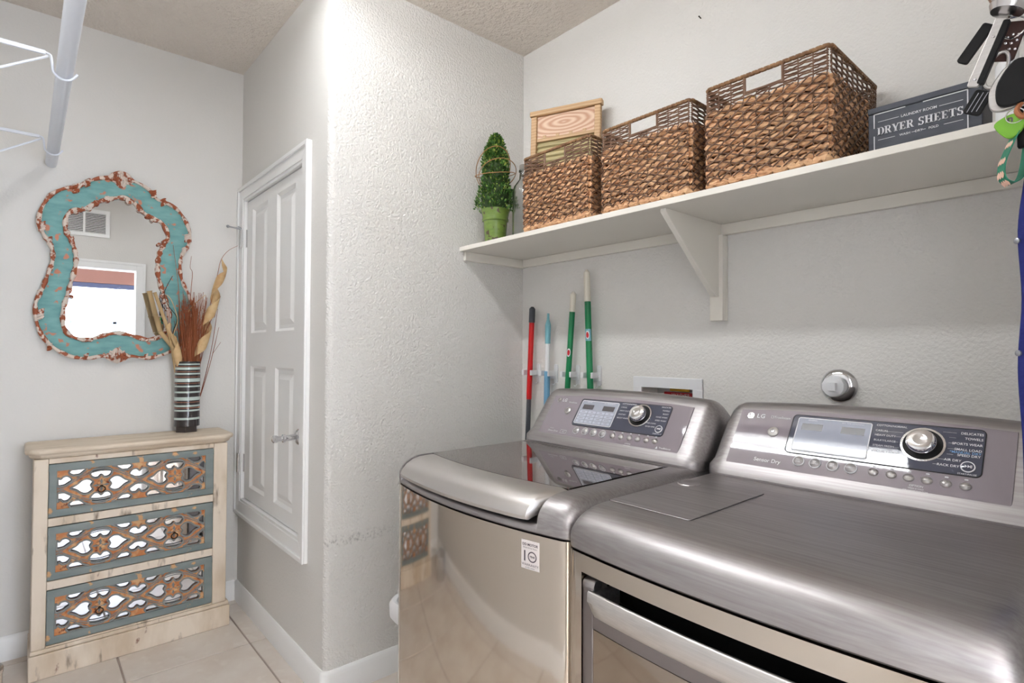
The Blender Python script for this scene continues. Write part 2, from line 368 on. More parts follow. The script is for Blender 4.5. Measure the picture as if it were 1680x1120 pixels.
# hall window
wn = thing('window_1', (XH, (WY0+WY1)/2, WZ0), 'hall window with white blind under a brown valance', None, kind='structure')
bx('pane', m_glass, wn, (XH+.07, XH+.074, WY0+.03, WY1-.03, WZ0+.03, WZ1-.03))
MB().box(XH+.05, XH+.1, WY0, WY0+.035, WZ0, WZ1).box(XH+.05, XH+.1, WY1-.035, WY1, WZ0, WZ1).box(XH+.05, XH+.1, WY0+.035, WY1-.035, WZ0, WZ0+.035).box(XH+.05, XH+.1, WY0+.035, WY1-.035, WZ1-.035, WZ1).build('window_frame', m_sash, wn, .003)
bx('meeting_rail', m_sash, wn, (XH+.04, XH+.069, WY0+.035, WY1-.035, 1.615, 1.65), .003)
bx('mullion', m_blind, wn, (XH+.04, XH+.069, .86, .9, WZ0+.035, 2.1), .002)
vl = bx('valance', m_valance, None, (XH-.06, XH-.002, WY0-.02, WY1+.03, 2.125, 2.30), .004)
tag(vl, 'brown wooden valance over the hall window', 'valance')
bl = thing('window_blind', (XH-.03, (WY0+WY1)/2, 2.12), 'white horizontal slat blind under the brown valance', 'blind')
bx('headrail', m_headrail, bl, (XH-.05, XH-.005, WY0+.01, WY1-.01, 2.065, 2.123), .003)
me = MB().box(-.012, .012, -(WY1-WY0)/2+.02, (WY1-WY0)/2-.02, -.0008, .0008).mesh('slat'); me.materials.append(m_blind)
for i in range(13):
    o = bpy.data.objects.new('slat', me); COL.objects.link(o); o.parent = bl
    o.location = Vector((XH-.022, (WY0+WY1)/2, 2.045-i*.032))-bl.location; o.rotation_euler = (0, .12, 0)
hl = thing('hall_fill_lamp', (1.25, .6, ZC), 'unseen round lamp added on the hall ceiling as fill light', 'lamp')  # unseen lamp, added to fill the laundry room from behind the camera
MB().lathe([(.0, 0), (.2, 0), (.2, -.03), (.19, -.035), (0, -.035)], (1.25, .6, ZC), seg=32).build('base', m_trim, hl)
MB().lathe([(.18, -.036), (.17, -.07), (.13, -.1), (.07, -.115), (0, -.12)], (1.25, .6, ZC), seg=32, caps=False).build('diffuser', m_hallfill, hl)
# fluorescent fixture on the laundry ceiling
FX0, FX1, FY = -1.95, -.73, .525
fx = thing('fluorescent_fixture', ((FX0+FX1)/2, FY, ZC), 'white ceiling fixture with two bare fluorescent tubes', 'light')
bx('housing', m_trim, fx, (FX0-.02, FX1+.02, FY-.055, FY+.055, ZC-.05, ZC-.001), .004)
for s in (-.026, .026):
    MB().tube([(FX0+.02, FY+s, ZC-.08), (FX1-.02, FY+s, ZC-.08)], .009, 12).build('tube', m_tubeglow, fx)
for x in (FX0, FX1-.02):
    bx('lamp_holder', m_trim, fx, (x, x+.02, FY-.058, FY+.058, ZC-.1, ZC-.05), .003)
# return-air vent above the doorway (seen in the mirror)
vt = thing('air_vent', (XR, .40, 2.42), 'white louvred return air grille above the doorway', 'vent')
V0, V1, VZ0, VZ1 = .20, .575, 2.30, 2.545
MB().box(XR-.012, XR, V0, V1, VZ0, VZ0+.032).box(XR-.012, XR, V0, V1, VZ1-.032, VZ1).box(XR-.012, XR, V0, V0+.032, VZ0+.032, VZ1-.032).box(XR-.012, XR, V1-.032, V1, VZ0+.032, VZ1-.032).box(XR-.012, XR, (V0+V1)/2-.008, (V0+V1)/2+.008, VZ0+.032, VZ1-.032).build('frame', m_trim, vt, .002)
bx('backing', m_darkgap, vt, (XR-.003, XR-.001, V0+.03, V1-.03, VZ0+.03, VZ1-.03))
for a, b in ((V0+.032, (V0+V1)/2-.008), ((V0+V1)/2+.008, V1-.032)):
    me = MB().add([(-.009, -(b-a)/2, -.004), (-.009, (b-a)/2, -.004), (-.003, (b-a)/2, .004), (-.003, -(b-a)/2, .004), (-.010, -(b-a)/2, -.003), (-.010, (b-a)/2, -.003), (-.004, (b-a)/2, .005), (-.004, -(b-a)/2, .005)],
                 [(0, 1, 2, 3), (4, 7, 6, 5), (0, 4, 5, 1), (3, 2, 6, 7), (0, 3, 7, 4), (1, 5, 6, 2)]).mesh('louvre'); me.materials.append(m_trim)
    for i in range(13):
        o = bpy.data.objects.new('louvre', me); COL.objects.link(o); o.parent = vt
        o.location = Vector((XR, (a+b)/2, VZ0+.039+i*.0139))-vt.location
# nail high on the back wall
nl = MB().tube([(-1.063, YB, 2.503), (-1.063, YB-.012, 2.505)], .002, 8).ball((-1.063, YB-.013, 2.505), .0028, 8, 5).build('nail', m_bronze, None, loc=(-1.063, YB, 2.503))
tag(nl, 'small dark nail in the wall high above the baskets', 'nail')
# ================================================================== CLOSET HATCH
door = thing('door_1', ((HX[0]+HX[1])/2, YD, HX[2]), 'white four-panel closet door raised above the floor with chrome knob', None, kind='structure')
cx0, cx1, cz0, cz1 = XM+.001, -2.188, .452, 2.128
ix0, ix1, iz0, iz1 = HX
def casing(name, poly, d=.016):
    MB().prism(poly, lambda a, b, t: (a, t, b), YD-d, YD).build(name, m_trim, door, .002)
casing('casing', [(cx0, cz1), (cx1, cz1), (ix1, iz1), (ix0, iz1)])
casing('casing', [(cx0, cz0), (ix0, iz0), (ix1, iz0), (cx1, cz0)])
casing('casing', [(cx0, cz0), (cx0, cz1), (ix0, iz1), (ix0, iz0)])
casing('casing', [(cx1, cz0), (ix1, iz0), (ix1, iz1), (cx1, cz1)])
# raised outer bead of the casing, mitred
def bead(x0, x1, z0, z1, w, d, nm):
    for q in ([(x0, z1), (x1, z1), (x1-w, z1-w), (x0+w, z1-w)], [(x0, z0), (x0+w, z0+w), (x1-w, z0+w), (x1, z0)], [(x0, z0), (x0, z1), (x0+w, z1-w), (x0+w, z0+w)], [(x1, z0), (x1-w, z0+w), (x1-w, z1-w), (x1, z1)]):
        MB().prism(q, lambda a, b, t: (a, t, b), YD-d, YD-.0155).build(nm, m_trim, door, .002)
bead(cx0, cx1, cz0, cz1, .018, .024, 'casing_bead')
# jamb liner
jb = MB().box(ix0, ix0+.012, YD-.012, YD+.075, iz0, iz1).box(ix1-.012, ix1, YD-.012, YD+.075, iz0, iz1).box(ix0+.012, ix1-.012, YD-.012, YD+.075, iz1-.012, iz1).box(ix0+.012, ix1-.012, YD-.012, YD+.075, iz0, iz0+.012)
jb.build('jamb', m_trim, door, .001)
sx0, sx1, sz0, sz1 = ix0+.015, ix1-.015, iz0+.016, iz1-.016
cols = ((-2.965, -2.735), (-2.605, -2.375)); rws = ((.605, 1.212), (1.375, 2.0))
slab = MB(); ys = YD+.004
xs = [sx0, cols[0][0], cols[0][1], cols[1][0], cols[1][1], sx1]; zs = [sz0, rws[0][0], rws[0][1], rws[1][0], rws[1][1], sz1]
for i in range(5):
    for k in range(5):
        if i in (1, 3) and k in (1, 3): continue
        slab.add([(xs[i], ys, zs[k]), (xs[i+1], ys, zs[k]), (xs[i+1], ys, zs[k+1]), (xs[i], ys, zs[k+1])], [(0, 1, 2, 3)])
slab.add([(sx0, ys, sz0), (sx1, ys, sz0), (sx1, ys, sz1), (sx0, ys, sz1), (sx0, ys+.035, sz0), (sx1, ys+.035, sz0), (sx1, ys+.035, sz1), (sx0, ys+.035, sz1)], [(0, 4, 5, 1), (1, 5, 6, 2), (2, 6, 7, 3), (3, 7, 4, 0), (4, 7, 6, 5)])
sl = slab.build('slab', m_trim, door, fixn=False)
for c in cols:
    for r in rws:
        pn = MB(); rings = []
        for ins, dy in ((0, 0), (.012, .012), (.028, .012), (.052, .002)):
            rings.append([(c[0]+ins, ys+dy, r[0]+ins), (c[1]-ins, ys+dy, r[0]+ins), (c[1]-ins, ys+dy, r[1]-ins), (c[0]+ins, ys+dy, r[1]-ins)])
        pn.grid(rings, True); n = len(pn.v); pn.f.append((n-4, n-3, n-2, n-1))
        pn.build('panel', m_trim, sl, ang=10)
kn = MB().lathe([(0, 0), (.033, 0), (.033, .004), (.026, .011), (.013, .014), (.0125, .055), (.017, .058), (.017, .066), (.011, .07), (.010, .082), (.015, .09), (.0155, .102), (.008, .108), (0, .109)], (-2.305, ys, .934), (0, -1, 0), 20)
tag(kn.build('door_knob', m_chrome, door), 'polished chrome knob with round rose')
for z in (1.862, .716):
    h = MB().box(-3.098, -3.046, ys-.006, ys-.001, z-.045, z+.045)
    h.tube([(-3.072, YD-.02, z-.047), (-3.072, YD-.02, z+.047)], .0075, 10)
    h.box(-3.077, -3.067, YD-.02, ys-.004, z-.045, z+.045)
    hh = h.build('hinge', m_satin, door)
MB().tube([(-3.072, YD-.02, 1.911), (-3.09, YD-.075, 1.92)], .004, 8).ball((-3.091, YD-.078, 1.9205), .008, 8, 6).tube([(-3.072, YD-.02, 1.913), (-3.03, YD-.045, 1.913)], .004, 8).build('hinge_stop', m_zinc, door)

# ================================================================== WALL SHELF
sh = thing('wall_shelf', (-1.0, YB, 1.74), 'long white painted shelf over the washer and dryer with triangular bracket', 'shelf')
bx('board', m_shelf, sh, (XN+.001, XR-.001, 1.453, YB-.001, 1.733, 1.752), .0015)
bx('back_cleat', m_shelf, sh, (XN+.02, XR-.001, YB-.019, YB-.001, 1.695, 1.7325), .0015)
bx('side_cleat', m_shelf, sh, (XN+.001, XN+.019, 1.475, YB-.001, 1.693, 1.7325), .0015)
BX = -.985
brk = MB().prism([(1.478, 1.7325), (1.478, 1.722), (1.768, 1.486), (1.776, 1.480), (1.816, 1.480), (1.816, 1.695), (1.8165, 1.7325)], lambda a, b, d: (d, a, b), BX-.010, BX+.010).build('bracket', m_shelf, sh, .0015)
bx('bracket_leg', m_shelf, brk, (BX-.024, BX+.024, YB-.038, YB-.0195, 1.398, 1.694), .0015)
bx('bracket_leg', m_shelf, brk, (BX-.024, BX+.024, YB-.0195, YB-.001, 1.398, 1.694), .0015)

# ================================================================== APPLIANCES
PH = math.atan2(.809, .588)
def panelfn(xc, n):
    """console face coordinates: u along x, w up the slope, n outwards"""
    return lambda u, w, d=0.: (xc+u, 1.32+.588*w-.809*(n+d), 1.01+.809*w+.588*(n+d))
def bowfn(x0, x1, yc, bow, rc=.02):
    xm, hw = (x0+x1)/2, (x1-x0)/2
    def f(x):
        t = max(-1, min(1, (x-xm)/hw)); d = hw-abs(x-xm)
        y = yc-bow*(1-t*t)
        if d < rc: y += rc-math.sqrt(max(0, rc*rc-(rc-d)**2))
        return y
    return f
def stations(x0, x1, n=26, rc=.02):
    e = [0, .0012, .004, .008, .013, .02]
    return [x0+v*rc/.02 for v in e]+[x0+rc+(x1-x0-2*rc)*i/n for i in range(1, n)]+[x1-v*rc/.02 for v in reversed(e)]
def bowpanel(mb, f, x0, x1, z0, z1, o0, o1, n=24):
    rows = []
    for i in range(n+1):
        x = x0+(x1-x0)*i/n; y = f(x)
        rows.append([(x, y+o0, z0), (x, y+o0, z1), (x, y+o1, z1), (x, y+o1, z0)])
    return mb.grid(rows, True, True)
def console(root, x0, x1, nm):
    xc = (x0+x1)/2; hw = (x1-x0)/2; mb = MB(); rows = []
    N = 40
    ss = [-1+2*i/N for i in range(N+1)]
    ss = sorted(set([round(math.copysign(1-(1-abs(s))**1.25, s), 5) for s in ss]+[-.999, .999]))
    for s in ss:
        x = xc+s*hw; d = hw*(1-abs(s)); rr = .05
        drop = 0 if d > rr else (rr-math.sqrt(max(0, rr*rr-(rr-d)**2)))
        wt = .182-.014*s*s-drop*.55
        inset = drop*.9
        fnp = lambda w, n=-drop*.9: (x, 1.32+.588*w-.809*n, 1.01+.809*w+.588*n-drop*.5*(w/.18))
        _, ty, tz = fnp(wt)
        r = [(x, 1.305+inset, .978), (x, 1.303+inset, .990), (x, 1.309+inset*.8, 1.003), fnp(max(0., .03*(wt/.18))), fnp(wt*.5), fnp(wt*.9), (x, ty+.004, tz+.0), (x, ty+.014, tz+.006), (x, ty+.03, tz+.008), (x, ty+.055, tz+.004), (x, ty+.078, tz-.012), (x, ty+.09, tz-.035), (x, 1.525, 1.0), (x, 1.525, .978)]
        rows.append(r)
    mb.grid(rows, True, True)
    return mb.build('console', m_steel, root, ang=30)
def ring(mb, fn, u, w, r0, r1, d0, d1, seg=28, sv=1.):
    a = [fn(u+r0*math.cos(2*PI*k/seg), w+r0*math.sin(2*PI*k/seg)*sv, d1) for k in range(seg)]
    b = [fn(u+r1*math.cos(2*PI*k/seg), w+r1*math.sin(2*PI*k/seg)*sv, d1) for k in range(seg)]
    c = [fn(u+r1*math.cos(2*PI*k/seg), w+r1*math.sin(2*PI*k/seg)*sv, d0) for k in range(seg)]
    return mb.grid([a, b, c], True)
def puck(mb, fn, u, w, prof, seg=28):
    rows = [[fn(u+r*math.cos(2*PI*k/seg), w+r*math.sin(2*PI*k/seg), d) for k in range(seg)] for r, d in prof]
    return mb.grid(rows, True, True)
def arch_panel(top, n=16):
    L, Rr, r = -.268, .268, .012
    p = []
    for i in range(6): t = PI+PI/2*i/5; p.append((L+r+r*math.cos(t), r+r*math.sin(t)))
    for i in range(6): t = 1.5*PI+PI/2*i/5; p.append((Rr-r+r*math.cos(t), r+r*math.sin(t)))
    for i in range(n+1): u = Rr-(Rr-L)*i/n; p.append((u, top-.010*(u/.268)**2))
    return p
def controls(con, xc, top, disp, lcd, dial, start, power, bts, sml, isdryer):
    f0 = panelfn(xc, .0)
    F = lambda n: (lambda u, w, d=0.: f0(u, w, n+d))
    pan = MB().prism(arch_panel(top), lambda a, b, d: f0(a, b, d), -.002, .0025).build('panel', m_panel, con, .0008)
    ins = MB().prism(rrect(*disp, .009), lambda a, b, d: f0(a, b, d), .0015, .0040).build('inset_plate', m_navy, con, .0006)
    e = MB(); q = rrect(*disp, .009); q2 = rrect(disp[0]-.0014, disp[1]+.0014, disp[2]-.0014, disp[3]+.0014, .0104)
    e.grid([[f0(a, b, .0026) for a, b in q2], [f0(a, b, .0042) for a, b in q2], [f0(a, b, .0042) for a, b in q]], True)
    e.build('inset_edge', m_darkgap, con)
    scr = MB().prism(rrect(*lcd, .003), lambda a, b, d: f0(a, b, d), .0035, .0048).build('screen', m_lcd, con)
    e = MB(); q = rrect(*lcd, .003); q2 = rrect(lcd[0]-.002, lcd[1]+.002, lcd[2]-.002, lcd[3]+.002, .005)
    e.grid([[f0(a, b, .004) for a, b in q2], [f0(a, b, .0056) for a, b in q2], [f0(a, b, .0056) for a, b in q], [f0(a, b, .0046) for a, b in q]], True)
    e.build('screen_bezel', m_print, con)
    lw, lh = lcd[1]-lcd[0], lcd[3]-lcd[2]
    for a, b in ((.06, .36), (.62, .93)):
        MB().prism(rrect(lcd[0]+a*lw, lcd[0]+b*lw, lcd[2]+.63*lh, lcd[2]+.84*lh, .001), lambda x, y, d: f0(x, y, d), .0047, .0051).build('readout', m_lcddark, scr)
    T = lambda s, u, w, size, m=m_print, al='CENTER', bold=0., n=.0046, sxx=1., nm='lettering', sp=1.: text(s, size, lambda a, b: f0(u+a, w+b, n), m, nm, con, al, bold, sxx, sp)
    T('SENSING', lcd[0]+.2*lw, lcd[3]-.05*lh, .005, n=.0052); T('EST. TIME REMAINING', lcd[0]+.76*lw, lcd[3]-.05*lh, .0045, n=.0052)
    if not isdryer:
        rowsn = (('WASH', 'SPIN', 'TEMP', 'SOIL'), ('HEAVY', 'HIGH', 'HOT', 'HEAVY'), ('NORMAL', 'MED', 'WARM', 'NORMAL'), ('LIGHT', 'LOW', 'COLD', 'LIGHT'))
        for i in range(4):
            for k in range(4):
                a = lcd[0]+.03*lw+k*.24*lw; b = lcd[2]+.46*lh-k*0-i*.14*lh
                MB().prism(rrect(a, a+.215*lw, b, b+.105*lh, .001), lambda x, y, d: f0(x, y, d), .0047, .0051).build('key', m_lcdk, scr)
                T(rowsn[i][k], a+.107*lw, b+.052*lh, .0048, m_printdark, n=.0053)
    # dial
    du, dw = dial
    MB_ = MB(); ring(MB_, F(0), du, dw, .0345, .0385, .003, .0062); MB_.build('dial_ring', m_chrome, con)
    mb = MB(); puck(mb, F(0), du, dw, [(.0345, .0035), (.0345, .0052), (.025, .0046), (.0, .0046)]); mb.build('dial_well', m_black, con)
    mb = MB(); puck(mb, F(0), du, dw, [(.0255, .0045), (.0262, .012), (.0255, .022), (.0235, .0265), (.018, .0285), (.009, .0275), (.001, .027)], 32); tag(mb.build('dial', m_chrome, con), 'round chrome cycle selector dial')
    # start and power
    mb = MB(); puck(mb, F(0), *start, [(.0115, .003), (.0115, .0062), (.0098, .0062)]); mb.build('start_ring', m_print, con)
    mb = MB(); puck(mb, F(0), *start, [(.0098, .0045), (.0095, .0068), (.001, .0075)]); sb = mb.build('start_button', m_navy, con)
    tri = MB(); u, w = start
    for o in (-.0045, .0): tri.prism([(u+o, w-.003), (u+o+.004, w), (u+o, w+.003)], lambda a, b, d: f0(a, b, d), .0074, .0078)
    for o in (.0045, .0062): tri.prism([(u+o-.0005, w-.003), (u+o+.0005, w-.003), (u+o+.0005, w+.003), (u+o-.0005, w+.003)], lambda a, b, d: f0(a, b, d), .0074, .0078)
    tri.build('start_symbol', m_print, sb)
    T('START/PAUSE', start[0], start[1]-.0155, .0048)
    mb = MB(); puck(mb, F(0), *power, [(.0125, .002), (.0125, .005), (.0105, .0064), (.001, .0068)]); pb = mb.build('power_button', m_steelbright, con)
    mb = MB(); ring(mb, F(0), power[0], power[1], .0042, .0054, .0066, .0073, 18); mb.prism([(power[0]-.0006, power[1]), (power[0]+.0006, power[1]), (power[0]+.0006, power[1]+.006), (power[0]-.0006, power[1]+.006)], lambda a, b, d: f0(a, b, d), .0066, .0073); mb.build('power_symbol', m_printdark, pb)
    for i, (u, w, t1, t2) in enumerate(bts):
        mb = MB(); ring(mb, F(0), u, w, .0108, .0122, .002, .0052, 24); mb.build('button_ring', m_print, con)
        mb = MB(); puck(mb, F(0), u, w, [(.0108, .002), (.0105, .0052), (.006, .0075), (.001, .0082)], 20); b_ = mb.build('button', m_steel, con)
        if t1: T(t1, u, w+.002 if t2 else w, .0045, n=.0086)
        if t2: T(t2, u, w-.0035, .0045, n=.0082)
    for (u, w, t1, t2) in sml:
        mb = MB(); rows = []
        for j in range(6):
            a = PI/2*j/5
            rows.append([f0(u+.0095*math.cos(a)*math.cos(2*PI*k/16), w+.0085*math.cos(a)*math.sin(2*PI*k/16), .002+.006*math.sin(a)) for k in range(16)])
        mb.grid(rows, True); mb.build('option_button', m_steelbright, con)
        MB().prism(rrect(u-.003, u+.003, w+.0125, w+.0150, .001), lambda a, b, d: f0(a, b, d), .002, .0034).build('indicator', m_print, con)
        if t1: T(t1, u, w+.001, .0040, m_printdark, n=.0085)
        if t2: T(t2, u, w-.0035, .0036, m_printdark, n=.0082)
    # round logo and brand letters
    lu, lw_ = -.241, top-.026
    mb = MB(); puck(mb, F(0), lu, lw_, [(.0088, .0022), (.0088, .0032), (.001, .0034)]); mb.build('logo', m_satin, con)
    text('L', .011, lambda a, b: f0(lu-.001+a, lw_+b, .0038), m_printdark, 'logo_letter', con, 'CENTER')
    mb = MB(); pts = [(lu+.006*math.cos(t), lw_+.006*math.sin(t)) for t in [PI*.55+i*.33 for i in range(15)]]
    mb.tube([f0(a, b, .0036) for a, b in pts], .0006, 5); mb.build('logo_arc', m_printdark, con)
    T('LG', lu+.026, lw_, .0165, m_print, bold=.0002, n=.0032, sp=1.1)
    return T
def deck(x0, x1, f, root, lidspan=None, yback=1.305, nose=.075):
    mb = MB(); rows = []
    xs = stations(x0, x1, 30, .03)
    if lidspan: xs = sorted(xs+[lidspan[0]-.008, lidspan[0]-.002, lidspan[0], lidspan[0]+.001, lidspan[1]-.001, lidspan[1], lidspan[1]+.002, lidspan[1]+.008])
    for x in xs:
        d = min(x-x0, x1-x); rr = .034
        dz = 0 if d > rr else rr-math.sqrt(max(0, rr*rr-(rr-d)**2))
        y = f(x); prof = [(y+.004, .908), (y, .912)]
        n = 9
        zt = .985; inl = lidspan and lidspan[0] <= x <= lidspan[1]
        if inl: zt = .929
        h = zt-.934 if not inl else .0
        if inl:
            prof += [(y, .918), (y+.002, .922), (y+.006, .926), (y+.012, .928), (y+.02, .929), (y+.03, .929), (y+.04, .929), (y+.06, .929), (y+.08, .929), (y+.10, .929)]
        else:
            prof += [(y-.001, .93)]
            for k in range(1, n+1):
                a = PI/2*k/n; prof.append((y-.001+nose*(1-math.cos(a)), .934+.051*math.sin(a)-dz*math.sin(a)**.6))
        ze = zt-(0 if inl else dz)
        prof += [(y+.2, ze), (1.28, ze), (1.285, (.985 if not inl else .929)-(0 if inl else dz)), (1.29, .985-dz), (1.305, .985-dz), (1.52, .985-dz), (1.525, .908)]
        rows.append([(x, a, b) for a, b in prof])
    mb.grid(rows, True, True)
    return mb.build('top_deck', m_steel, root, ang=32)
# ---- washer
WX0, WX1 = -1.447, -.766
wf = bowfn(WX0, WX1, .826, .042)
wa = thing('washing_machine', ((WX0+WX1)/2, 1.15, 0), 'graphite steel top-loading washer with tinted glass lid beside the alcove wall', 'washer')
mb = MB(); rows = []
for x in stations(WX0, WX1, 30): rows.append([(x, wf(x), .03), (x, wf(x), .9062), (x, wf(x)+.02, .9062), (x, wf(x)+.02, .03)])
mb.grid(rows, True, True); wcab = mb.build('front_panel', m_steelfront, wa, ang=50)
bx('cabinet', m_steel, wa, (WX0, WX1, .853, 1.52, .03, .9045), .004)
bx('seam', m_darkgap, wa, (WX0+.008, WX1-.008, .848, 1.51, .900, .909))
for x in (WX0+.06, WX1-.06):
    for y in (.9, 1.45): MB().lathe([(.025, 0), (.025, .02), (.012, .022), (.012, .031)], (x, y, 0)).build('foot', m_black, wa)
LX0, LX1 = -1.408, -.848
deck(WX0, WX1, wf, wa, (LX0-.004, LX1+.004), nose=.07)
lid = thing('lid', wloc(wa), None, None); lid.parent = wa; lid.location = (0, 0, 0)
lp = MB(); rows = []
n = 34
for i in range(n+1):
    x = LX0+(LX1-LX0)*i/n; d = min(x-LX0, LX1-x); rr = .022
    k = 1 if d > rr else math.sqrt(max(0.0, rr*rr-(rr-d)**2))/rr
    y = wf(x)
    pr = [(.100, .9755), (.100, .9865), (.075, .9868), (.05, .9855), (.028, .980), (.008, .970), (-.006, .956), (-.012, .944), (-.010, .936), (-.002, .934), (.012, .940), (.03, .955), (.06, .970)]
    rows.append([(x, y+.100+(a-.100)*(.55+.45*k), .978+(b-.978)*(.5+.5*k)) for a, b in pr])
lp.grid(rows, True, True); tag(lp.build('lid_lip', m_steellip, lid, ang=35), 'bowed brushed steel front lip of the lid')
g = MB(); rows = []
for i in range(n+1):
    x = LX0+(LX1-LX0)*i/n; y = wf(x)+.1030
    rows.append([(x, y, .976), (x, y, .9862), (x, 1.272, .9862), (x, 1.272, .976)])
g.grid(rows, True, True); tag(g.build('lid_glass', m_lidglass, lid, ang=30), 'dark tinted glass of the lid')
bx('lid_hinge_bar', m_steel, lid, (LX0, LX1, 1.2725, 1.279, .972, .9855), .001)
con = console(wa, WX0+.004, WX1-.004, 'console')
T = controls(con, -1.105, .163, (-.139, .203, .05, .148), (-.131, .016, .058, .141), (.106, .108), (.186, .071), (-.181, .099),
    [(-.107, .031, 'WASH', 'RINSE'), (-.071, .032, 'SPIN', 'SPEED'), (-.036, .032, 'SOIL', 'LEVEL'), (0, .032, 'WATER', 'TEMP')],
    [(.039, .031, 'STEAM', ''), (.07, .031, 'RINSE', ''), (.1, .032, 'STAIN', ''), (.129, .032, 'DELAY', ''), (.159, .033, 'SIGNAL', ''), (.187, .033, 'CUSTOM', '')], False)
for i, s in enumerate(('COTTON/NORMAL', 'CASUAL', 'HEAVY DUTY', 'SANITARY', 'BRIGHT WHITES')):
    T(s, .027, .143-i*.0125, .0062, al='LEFT')
for i, s in enumerate(('DELICATES', 'TOWELS', 'BULKY', 'HAND WASH', 'SPEED WASH', 'TUB CLEAN', 'RINSE+SPIN')):
    T(s, .199 if i < 5 else .170, .143-i*.0112, .0062, al='RIGHT')
T('OPTION', .102, .012, .0055, n=.0032); T('*PRESS & HOLD', .102, .006, .0035, n=.0032)
T('WaveForce', -.175, .131, .0075, n=.0032); T('Inverter', -.214, .028, .005, n=.0032); T('Direct Drive', -.205, .019, .0085, n=.0032, bold=.0001); T('TrueBalance', .226, .015, .0075, n=.0032)
f0 = panelfn(-1.105, 0); e = MB(); q = rrect(-.172, -.146, .0135, .0265, .002); q2 = rrect(-.171, -.147, .0145, .0255, .0015)
e.grid([[f0(a, b, .0034) for a, b in q], [f0(a, b, .0034) for a, b in q2]], True); e.build('badge_frame', m_print, con); T('4.5', -.159, .020, .009, n=.0033)
e = MB(); e.prism([(.196, .011), (.204, .011), (.2, .019)], lambda a, b, d: f0(a, b, d), .0024, .0032); e.build('balance_mark', m_print, con)
# warranty sticker on the front panel
stk = thing('sticker', wloc(wa), None, None); stk.parent = wa; stk.location = (0, 0, 0)
SX0, SX1, SZ0, SZ1 = -.882, -.836, .832, .892
def sf(a, b, d=0.): return (a, wf(a)-.0006-d, b)
MB().prism([(SX0, SZ0), (SX1, SZ0), (SX1, SZ1), (SX0, SZ1)], lambda a, b, d: sf(a, b, d), 0, .0007).build('sticker_sheet', M('sticker_paper', hexlin(222, 214, 212), .5), stk)
sc = (SX0+SX1)/2
TS = lambda s, dx, z, size, **k: text(s, size, lambda a, b: sf(sc+dx+a, z+b, .0012), m_printdark, 'lettering', stk, **k)
TS('DD MOTOR', 0, SZ1-.009, .0073, bold=.0002); TS('Direct Drive Motor', 0, SZ1-.0155, .0045); TS('WARRANTY', 0, SZ0+.009, .0072, spacing=1.1); TS('on the motor', 0, SZ0+.0035, .0045)
mb = MB(); mb.prism([(sc-.0155, SZ0+.016), (sc-.0125, SZ0+.016), (sc-.0125, SZ0+.038), (sc-.0155, SZ0+.038)], lambda a, b, d: sf(a, b, d), .0008, .0012)
rows = [[sf(sc+.0055+r*math.cos(2*PI*k/24), SZ0+.027+r*math.sin(2*PI*k/24), .0012) for k in range(24)] for r in (.0088, .0112)]
mb.grid(rows, True); mb.build('numeral', m_printdark, stk); TS('YEAR', .0055, SZ0+.027, .0055, bold=.0002)
# ---- dryer
QX0, QX1 = -.757, -.090
qf = bowfn(QX0, QX1, .808, .024)
dr = thing('dryer', ((QX0+QX1)/2, 1.15, 0), 'graphite steel front-loading dryer with wide bar handle beside the washer', 'dryer')
bx('cabinet', m_steel, dr, (QX0, QX1, .905, 1.52, .03, .9045), .004)
bx('seam', m_darkgap, dr, (QX0+.008, QX1-.008, .848, 1.51, .897, .909))
for x in (QX0+.06, QX1-.06):
    for y in (.95, 1.45): MB().lathe([(.025, 0), (.025, .02), (.012, .022), (.012, .031)], (x, y, 0)).build('foot', m_black, dr)
RX0, RX1, RZ0, RZ1 = -.716, -.131, .22, .872
fp = MB()
for (a, b, c, d) in ((RX1, QX1, .03, .9055), (RX0, RX1, .03, RZ0), (RX0, RX1, RZ1, .9055)): bowpanel(fp, qf, a, b, c, d, 0, .0345, 20)
rows = []
for x in stations(QX0, RX0+.03, 4)[:-6]+[RX0]: rows.append([(x, qf(x), .03), (x, qf(x), .9055), (x, qf(x)+.0345, .9055), (x, qf(x)+.0345, .03)])
fp.grid(rows, True, True)
fp.build('front_panel', m_steelfront, dr, ang=50)
dd = thing('door', wloc(dr), None, None); dd.parent = dr; dd.location = (0, 0, 0)
d_ = MB()
for (a, b, c, e) in ((RX0+.002, RX0+.029, RZ0+.002, .846), (RX1-.029, RX1-.002, RZ0+.002, .846), (RX0+.029, RX1-.029, RZ0+.002, .26), (RX0+.029, RX1-.029, .775, .803)): bowpanel(d_, qf, a, b, c, e, .003, .03, 16)
d_.build('door_frame', m_steeldark, dd, .002)
gl = MB(); bowpanel(gl, qf, RX0+.0305, RX1-.0305, .2615, .7735, .0045, .02, 16); tag(gl.build('door_glass', M('door_glass', hexlin(150, 136, 122), .05, .8), dd), 'smoked reflective door window')
gap = MB()
bowpanel(gap, qf, RX0+.028, RX1-.028, .255, .78, .021, .0215, 16); gap.build('door_backing', m_darkgap, dd)
for x, s in ((RX0+.0155, 1), (RX1-.0155, -1)):
    MB().lathe([(0, -.014), (.0115, -.014), (.0135, -.011), (.0135, .011), (.0115, .014), (0, .014)], (x, qf(x)+.017, .848), (1, 0, 0), 18).build('hinge_knuckle', m_steel, dd)
tr_ = MB()
bowpanel(tr_, qf, RX0+.001, RX1-.001, .8035, RZ1+.004, .078, .09, 16)
bowpanel(tr_, qf, RX0+.001, RX1-.001, RZ1+.0005, RZ1+.004, .036, .0775, 16)
bowpanel(tr_, qf, RX0+.03, RX1-.03, .7965, .803, .031, .0775, 16)
tr_.build('handle_trough', m_black, dd)
hb = MB(); rows = []
HX0, HX1 = RX0+.030, RX1-.030
